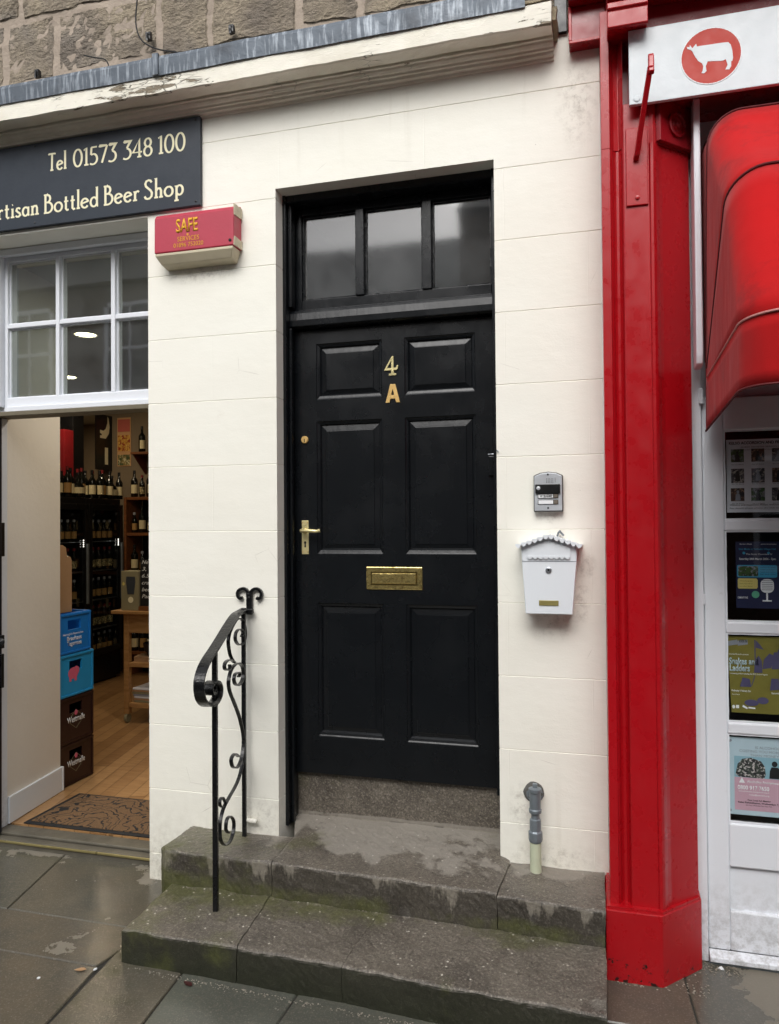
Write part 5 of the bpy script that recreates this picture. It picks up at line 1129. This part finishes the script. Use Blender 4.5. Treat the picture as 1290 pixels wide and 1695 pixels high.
obj('carton', box(-3.785, -3.622, 2.235, 2.36, .983, 1.305), 'greybox', cb2, bevel=.002)
obj('glass_picture', flat([[(-.03, -.075), (.03, -.075), (.045, .03), (.04, .07), (-.04, .07), (-.045, .03)]], (-3.695, 2.2345, 1.19), t=.0006), simple('slate_print', '3a4048', .4), cb2)
obj('round_label', flat([ell(0, 0, .025, .025, 20)], (-3.695, 2.2345, 1.07), t=.0006), 'creampaint', cb2)
obj('gold_mark', flat([ell(0, 0, .012, .014, 12)], (-3.762, 2.2345, 1.20), t=.0006), 'ticket', cb2)
bbd = thing('chalkboard', 'small chalkboard with handwriting on the trolley top', 'chalkboard', (-3.5, 2.3, .983))
obj('slate', box(-3.615, -3.30, 2.25, 2.262, 1.02, 1.40), 'ink', bbd); obj('stand', box(-3.625, -3.29, 2.235, 2.275, .983, 1.018), 'brownwood', bbd, bevel=.002)
for i, s_ in enumerate(('New', '3, 4', '6.50', 'craft', 'beer', 'Pack')): text('chalk_writing', s_, -3.60, -3.50, 1.365-i*.056, .03, 2.2495, 'whiteink', bbd, shear=.3)
for i in range(7):
    tag(obj('magazine', box(-3.70+random.uniform(-.01, .02), -3.42+random.uniform(-.02, .02), 2.27, 2.55, .2265+i*.017, .2265+i*.017+.015), ('greybox', 'kraft', 'paper', 'greyink')[i % 4], bevel=.002), 'dull flat magazine in the pile on the lower shelf of the trolley', 'magazine', 'magazines on the trolley')
tag(obj('paper_bag', rough_up(boxes((-3.70, -3.40, 2.28, 2.52, .556, .60)), .04, .012, 9), 'kraft'), 'crumpled tan paper bag on the middle trolley shelf', 'bag')
tag(obj('wicker_basket', lathe(bmesh.new(), [(.06, .602), (.10, .64), (.11, .70), (.10, .705), (.09, .65), (.001, .62)], (-3.56, 2.40, 0), 18), simple('dark_wicker', '2a1c12', .8)), 'dark bowl-shaped basket on the middle trolley shelf', 'basket')
# lit ceiling lights; last one added unseen to brighten the return wall
for i, (x, y, lb) in enumerate(((-3.73, 1.72, 'round ceiling light nearest the shop window'), (-4.96, 3.07, 'round ceiling light over the fridges'), (-6.2, 5.05, 'round ceiling light at the far back of the shop'), (-2.35, 1.15, 'round ceiling light added unseen behind the white pier to brighten the return wall'))):
    t = thing('ceiling_light', lb, 'light', (x, y, 3.13), 'round ceiling lights in the shop')
    obj('rim', lathe(bmesh.new(), [(.10, 3.149), (.10, 3.135), (.08, 3.128), (.075, 3.14)], (x, y, 0), 28), 'white', t); obj('diffuser', lathe(bmesh.new(), [(.074, 3.139), (.074, 3.134), (.001, 3.130)], (x, y, 0), 28), 'lamp', t)
    li = bpy.data.lights.new('ceiling_lamp', 'AREA'); li.shape = 'DISK'; li.size = .2; li.energy = (9, 7, 9, 10)[i]; li.color = (1, .80, .55) if i < 3 else (1, .91, .78); lo_ = bpy.data.objects.new('ceiling_lamp', li); C.objects.link(lo_); lo_.parent = t; lo_.location = (0, 0, -.012)  # fourth, whiter lamp is the added unseen one

# ================================================================ ACROSS THE STREET (seen only in the reflections)
def opp(name, label, x0, x1, ze, zr, m, wins, chim=None, yf=-9.6):
    t = thing(name, label, 'house', ((x0+x1)/2, yf-3, 0)); rv = (x0+x1)/2
    obj('wall', box(x0, x1, yf-6, yf, 0, ze), m, t)
    r = obj('roof', prism(bmesh.new(), [(yf+.25, ze-.05), (yf-3, zr), (yf-6.2, ze-.05)], 'x', x0, x1), 'slate', t)
    for (a, z0, ww, hh) in wins:
        f = obj('window', boxes((a-ww/2-.08, a-ww/2, yf, yf+.05, z0, z0+hh), (a+ww/2, a+ww/2+.08, yf, yf+.05, z0, z0+hh), (a-ww/2, a+ww/2, yf, yf+.05, z0+hh, z0+hh+.08), (a-ww/2, a+ww/2, yf, yf+.04, z0+hh/2-.03, z0+hh/2+.03), (a-.02, a+.02, yf, yf+.035, z0, z0+hh/2-.031), (a-.02, a+.02, yf, yf+.035, z0+hh/2+.031, z0+hh), (a-ww/2-.12, a+ww/2+.12, yf, yf+.10, z0-.1, z0)), 'white', t)
        obj('pane', box(a-ww/2, a+ww/2, yf+.005, yf+.015, z0, z0+hh), simple('dark_glass', '20262c', .1), f)
    if chim: obj('chimney', boxes((chim-.5, chim+.5, yf-3.4, yf-2.6, zr-.6, zr+1.3)), m, r)
opp('stone_house', 'grey stone house with sash windows opposite on the far left', -19, -7.4, 6.6, 8.8, 'opp1', [(a, z, 1.0, 1.7) for z in (1.0, 4.4) for a in (-16.5, -14.0, -11.4, -9.0)], -12)
opp('low_house', 'low pale rendered house opposite with a slate roof', -7.4, -2.3, 5.2, 7.9, 'opp3', [(a, z, .9, 1.4) for z in (1.0,) for a in (-6.2, -4.8, -3.4)], None)
opp('brick_house', 'tall brown brick house opposite with a chimney', -2.3, 4.0, 7.2, 9.4, 'opp2', [(a, z, 1.0, 1.6) for z in (1.0, 4.2) for a in (-1.1, .9, 2.9)], -1.2)
opp('stone_house', 'grey stone house opposite on the far right', 4.0, 14, 6.6, 9, 'opp1', [(a, z, 1.0, 1.6) for z in (1.0, 4.0) for a in (5.4, 7.8, 10.2, 12.5)], 9)
